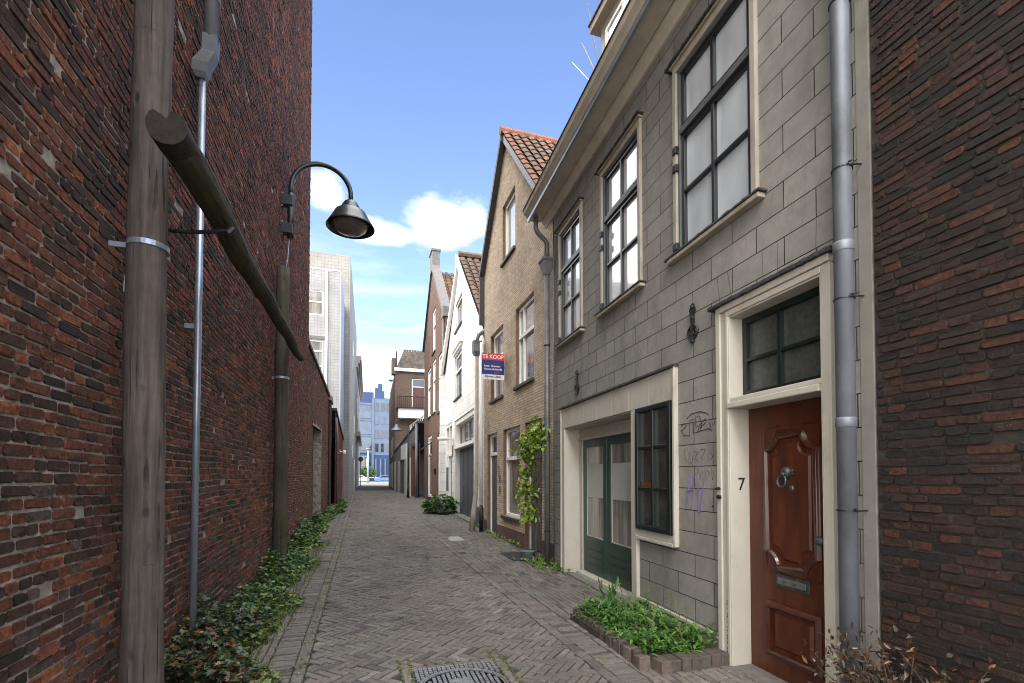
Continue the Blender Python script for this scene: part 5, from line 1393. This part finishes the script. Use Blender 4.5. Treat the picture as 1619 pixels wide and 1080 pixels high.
for i in range(14500):
    y = 3.75 + (rr.random()**1.55)*22
    wd = .50 if y < 9 else .38 if y < 16 else .28
    if y < 5: wd = .62
    xw = -1.33 if y < 13.9 else -1.38+(y-13.9)*.05 if y < 20 else -.95
    q = rr.random(); x = xw+.02+q*wd*(1+.25*math.sin(y*2.3)+.15*math.sin(y*5.1))
    hmax = (.36 if y < 9 else .42 if y < 13 else .3)*(1-q**1.6)*(1+.35*math.sin(y*1.7)+.25*math.sin(y*4.1+1))*.85
    if y < 4.9: hmax *= 1.1
    z = gz(y)+.02+hmax*(rr.random()**.6)
    brown = (y < 4.6 and rr.random() < .26) or rr.random() < .03
    if brown: col = rr.choice([(.22,.12,.045),(.14,.075,.03),(.30,.19,.08),(.09,.05,.025)])
    elif y < 5.6: col = rr.choice([(.035,.06,.028),(.05,.085,.03),(.028,.05,.026),(.07,.11,.03),(.045,.04,.02)])
    else: col = rr.choice([(.04,.09,.025),(.055,.12,.03),(.03,.07,.02),(.08,.16,.03),(.045,.10,.03),(.13,.22,.04)])
    if q > .8 and rr.random() < .5: col = (.12,.18,.04)
    sz = rr.uniform(.032,.066) if y < 10 else rr.uniform(.05,.10)
    ivy_leaf(mb, (x,y,z), rr.random()*6.28, rr.uniform(-.9,.5), sz, col)
for i in range(900):      # grass blades at the edge
    y = rr.uniform(3.9,12); x = -.78+rr.gauss(0,.07)+.08*math.sin(y*2.3); h = rr.uniform(.04,.14); a = rr.random()*6.28
    g = gz(y); dx, dy = .05*math.cos(a), .05*math.sin(a)
    mb.add([(x,y,g),(x+.005,y+.003,g),(x+dx,y+dy,g+h)], [(0,1,2)], rr.choice([(.09,.14,.03),(.13,.17,.05),(.16,.15,.06)]))
tag(mb.build('ivy', M['leaf']), 'ivy and weeds creeping along the foot of the left wall', 'ivy', kind='stuff')
# scattered small weeds
mb = MB()
for i in range(520):
    t_ = rr.random()
    if t_ < .45: x = 3.12+rr.gauss(0,.08)-(.25 if rr.random() < .3 else 0); y = rr.uniform(7.0,8.5)
    elif t_ < .7: x = 3.25+rr.gauss(0,.04); y = rr.uniform(9.8,12.9)
    elif t_ < .85: x = 3.2+rr.gauss(0,.12); y = rr.uniform(13.2,19)
    else: x = rr.gauss(-.72,.06); y = rr.uniform(20,34)
    p = (x, y, gz(y)+rr.uniform(.01,.07)); leaf(mb, p, rv(rr,.4), (0,0,1), rr.uniform(.05,.11), .04, rr.choice([(.12,.22,.03),(.08,.15,.03),(.18,.26,.05)]))
tag(mb.build('weeds', M['leaf']), 'small weeds at the foot of the houses', 'weeds', kind='stuff')

# raised bed with brick edging
BD = thing('flower_bed', (2.5, 4.1, 0), 'overgrown weedy bed edged with upright bricks beside the green doors', 'flower bed')
x0b, x1b, y0b, y1b = 2.13, 2.93, 3.36, 4.86
MB().box(x0b+.05,x1b,y0b+.05,y1b-.02,-.02,.055).build('soil', M['soil'], BD)
def edge_brick(cx, cy, wx, wy, h, az):
    m1 = MB(); ca, sa = math.cos(az), math.sin(az)
    def f(x, y, z): return (cx+x*ca-y*sa, cy+x*sa+y*ca, z)
    k = R.uniform(.8,1.15); c = R.choice([(.11,.085,.07),(.09,.07,.06),(.125,.10,.083),(.075,.064,.054)])
    m1.fn = f; m1.box(-wx/2,wx/2,-wy/2,wy/2,-.05,h, tuple(q*k for q in c)); return m1.build('edging_brick', M['paver'], BD, bevel=.007)
y = y0b+.03
xe = x0b
while y < y1b:
    f = (y-y0b)/(y1b-y0b); edge_brick(xe+.05+.10*f+R.gauss(0,.006), y+.03, .10, .052, .10+R.gauss(0,.008), R.gauss(0,.06)); y += .060
x = x0b+.12
while x < x1b-.02:
    wd = R.uniform(.085,.105); edge_brick(x+wd/2, y0b-.01+R.gauss(0,.006), wd-.006, .15, .095+R.gauss(0,.005), R.gauss(0,.03)); x += wd
mb = MB(); rb = random.Random(9)
for i in range(2300):
    x = rb.uniform(x0b+.07, x1b-.03); y = rb.uniform(y0b+.05, y1b-.05)
    hm = .15+.09*math.sin(x*9)*math.sin(y*6)
    if y > 4.55: hm *= .8
    z = .05+hm*(rb.random()**.7)
    a = rb.random()*6.28; dv = Vector((math.cos(a), math.sin(a), rb.uniform(-.2,.9)))
    leaf(mb, (x,y,z), dv, (0,0,1), rb.uniform(.05,.10), rb.uniform(.012,.035), rb.choice([(.06,.16,.025),(.09,.21,.035),(.13,.27,.05),(.045,.11,.02),(.10,.17,.05)]), .15)
for i in range(30):      # taller stems with pointed leaves
    x = rb.uniform(x0b+.1,x1b-.06); y = rb.choice([rb.uniform(4.0,4.8), rb.uniform(3.4,4.8)]); h = rb.uniform(.25,.5); lx, ly = rb.gauss(0,.05), rb.gauss(0,.05)
    c = rb.choice([(.08,.17,.03),(.14,.2,.05),(.18,.2,.08)])
    mb.tube([(x,y,.04),(x+lx*.5,y+ly*.5,h*.6),(x+lx,y+ly,h)], [.0035,.003,.0015], 4, col=c)
    for k in range(7):
        f = .3+.7*k/7; a = rb.random()*6.28
        leaf(mb, (x+lx*f,y+ly*f,h*f), (math.cos(a),math.sin(a),.4), (0,0,1), rb.uniform(.04,.10), rb.uniform(.01,.028), c, .15)
for (x, y, h) in ((2.45,4.55,.40),(2.52,4.45,.46),(2.60,4.62,.36),(2.38,4.35,.3)):
    for k in range(5):
        a = rb.random()*6.28; leaf(mb, (x,y,.08+h*k/6), (math.cos(a)*.7,math.sin(a)*.7,1), (math.cos(a),math.sin(a),-.3), .17, .045, (.05,.14,.03), .12)
tag(mb.build('bed_weeds', M['leaf'], None, loc=(2.5,4.1,.05)), 'green weeds and tall seed stems filling the brick edged bed', 'weeds', kind='stuff')

# dry brown shrub at lower right
SB = thing('brown_leaved_shrub', (2.62, 1.62, 0), 'small dry shrub with brown leaves at the foot of the dark wall', 'shrub')
m1 = MB(); m2 = MB(); rs_ = random.Random(4)
for i in range(90):
    a = rs_.uniform(0,6.28); tip = Vector((2.58+rs_.uniform(-.26,.2), 1.72+rs_.uniform(-.45,.33), rs_.uniform(.15,.66)))
    b0 = Vector((2.70+rs_.gauss(0,.04), 1.70+rs_.gauss(0,.08), 0)); mid_ = b0.lerp(tip,.55)+Vector((rs_.gauss(0,.04),rs_.gauss(0,.04),.08))
    m2.tube([tuple(b0),tuple(mid_),tuple(tip)], [.007,.005,.002], 5)
    for k in range(26):
        f = .35+.65*k/20; p = mid_.lerp(tip, max(0,(f-.5)*2)) if f > .5 else b0.lerp(mid_, f*2)
        p = p+Vector((rs_.gauss(0,.018),rs_.gauss(0,.018),rs_.gauss(0,.018)))
        leaf(m1, p, rv(rs_,.3), rv(rs_,.8), rs_.uniform(.025,.05), rs_.uniform(.012,.022), rs_.choice([(.05,.032,.02),(.03,.02,.013),(.07,.045,.025),(.13,.10,.07),(.03,.026,.016),(.14,.06,.02)]))
m2.build('stems', M['bark'], SB); m1.build('leaves', M['leaf'], SB)
# litter: dry leaves on paving
mb = MB()
for i in range(170):
    x = R.choice([R.gauss(-.55,.15), R.uniform(-.3,3)]); y = R.uniform(3.6,12)
    a = R.random()*6.28; leaf(mb, (x,y,gz(y)+.012), (math.cos(a),math.sin(a),.1), (0,0,1), R.uniform(.02,.04), .018, R.choice([(.30,.22,.08),(.20,.12,.06),(.35,.30,.18)]))
tag(mb.build('fallen_leaves', M['leaf']), 'dry fallen leaves scattered over the paving', 'leaves', kind='stuff')

# ================================================================== SKY, SUN, CAMERA
SUN_EL, SUN_AZ = 38.0, 200.0     # azimuth measured from +Y (down the lane) clockwise: nearly behind the viewer
sun = bpy.data.lights.new('sun', 'SUN'); sun.energy = 1.0; sun.angle = rad(12); sun.color = (1,.95,.88)
so = bpy.data.objects.new('sun', sun); COL.objects.link(so)
dirs = Vector((math.sin(rad(SUN_AZ))*math.cos(rad(SUN_EL)), math.cos(rad(SUN_AZ))*math.cos(rad(SUN_EL)), math.sin(rad(SUN_EL))))
so.rotation_euler = dirs.to_track_quat('Z', 'Y').to_euler()
w = bpy.data.worlds.new('World'); scene.world = w; w.use_nodes = True; nt = w.node_tree; nt.nodes.clear()
out = nt.nodes.new('ShaderNodeOutputWorld'); bg = nt.nodes.new('ShaderNodeBackground'); nt.links.new(bg.outputs[0], out.inputs[0])
sky = nt.nodes.new('ShaderNodeTexSky'); sky.sky_type = 'NISHITA'; sky.sun_disc = False
sky.sun_elevation = rad(SUN_EL); sky.sun_rotation = rad(SUN_AZ); sky.altitude = 0; sky.air_density = 1.0; sky.dust_density = .25; sky.ozone_density = 2.5
tcn = nt.nodes.new('ShaderNodeTexCoord'); sp = nt.nodes.new('ShaderNodeSeparateXYZ'); nt.links.new(tcn.outputs['Generated'], sp.inputs[0])
X_, Y_, Z_ = sp.outputs
def sm(v, a, b):
    n_ = nt.nodes.new('ShaderNodeMapRange'); n_.interpolation_type = 'SMOOTHSTEP'; n_.inputs[1].default_value = a; n_.inputs[2].default_value = b
    nt.links.new(v, n_.inputs[0]); return n_.outputs[0]
zz = math_(nt, 'MAXIMUM', math_(nt, 'ADD', Z_, .12), .05)
cb = nt.nodes.new('ShaderNodeCombineXYZ'); nt.links.new(math_(nt,'DIVIDE',X_,zz), cb.inputs[0]); nt.links.new(math_(nt,'DIVIDE',Y_,zz), cb.inputs[1])
# cumulus near the horizon in view: noise on direction
mp = nt.nodes.new('ShaderNodeMapping'); mp.inputs['Scale'].default_value = (1,1,1.9); nt.links.new(tcn.outputs['Generated'], mp.inputs[0])
nA = noise(nt, mp.outputs[0], 5.5, 9, .62)
# blobs
def blob(d0, ax, az_):
    dx = math_(nt,'DIVIDE',math_(nt,'SUBTRACT',X_,d0[0]),ax); dz = math_(nt,'DIVIDE',math_(nt,'SUBTRACT',Z_,d0[2]),az_)
    q = math_(nt,'SQRT',math_(nt,'ADD',math_(nt,'MULTIPLY',dx,dx),math_(nt,'MULTIPLY',dz,dz)))
    s = sm(q, 1.25, 0.0); return math_(nt,'MULTIPLY', s, sm(Y_, .3, .6))
b1 = blob((.16,0,.465), .15, .085); b2 = blob((-.07,0,.485), .075, .06); b3 = blob((.02,0,.44), .14, .035)
bb = math_(nt,'MAXIMUM', math_(nt,'MAXIMUM', b1, b2), b3)
cm1 = sm(math_(nt,'ADD', math_(nt,'MULTIPLY',bb,.58), math_(nt,'MULTIPLY',nA,1.0)), .80, 1.12)
# thin streaky veil low down
mp2 = nt.nodes.new('ShaderNodeMapping'); mp2.inputs['Scale'].default_value = (1.2,1.2,7); mp2.inputs['Rotation'].default_value = (0,.12,0); nt.links.new(tcn.outputs['Generated'], mp2.inputs[0])
nB = noise(nt, mp2.outputs[0], 3.2, 8, .6)
veil = math_(nt,'MULTIPLY', math_(nt,'MULTIPLY', sm(nB,.40,.72), sm(Z_,.5,.28)), .50)
low = math_(nt,'MULTIPLY', sm(Z_,.35,.0), .12)
# bright cloud bank at left; more cloud added behind and overhead as fill light
nC = noise(nt, cb.outputs[0], 1.3, 6, .6)
side = math_(nt,'MAXIMUM', sm(X_, -.20, -.45), math_(nt,'MULTIPLY', sm(Y_, .1, -.4), .35))
side = math_(nt,'MAXIMUM', side, sm(Z_, .80, .93))
bank = math_(nt,'MULTIPLY', side, sm(nC,.25,.5))
cm = math_(nt,'MAXIMUM', math_(nt,'MAXIMUM', cm1, veil), low)
skyc = mix(nt, 1.0, sky.outputs[0], (1.70,1.60,1.78), 'MULTIPLY')
c1 = mix(nt, cm, skyc, (8.2,8.5,8.9))
c2 = mix(nt, bank, c1, (31,29.8,27.8))
nt.links.new(c2, bg.inputs[0]); bg.inputs[1].default_value = .10

cam = bpy.data.cameras.new('camera'); co = bpy.data.objects.new('camera', cam); COL.objects.link(co)
cam.sensor_width = 36; cam.lens = 36*764/1619.0; cam.shift_y = .1194; cam.clip_end = 2000; cam.clip_start = .05
co.location = (0,0,1.55); co.rotation_euler = (rad(91.4), 0, rad(-17.41))
scene.camera = co
scene.view_settings.view_transform = 'Standard'; scene.view_settings.look = 'None'; scene.view_settings.gamma = 1; scene.view_settings.exposure = 1.1
scene.render.resolution_x = 1024; scene.render.resolution_y = 683
scene.cycles.use_denoising = True; scene.cycles.filter_width = 1.0
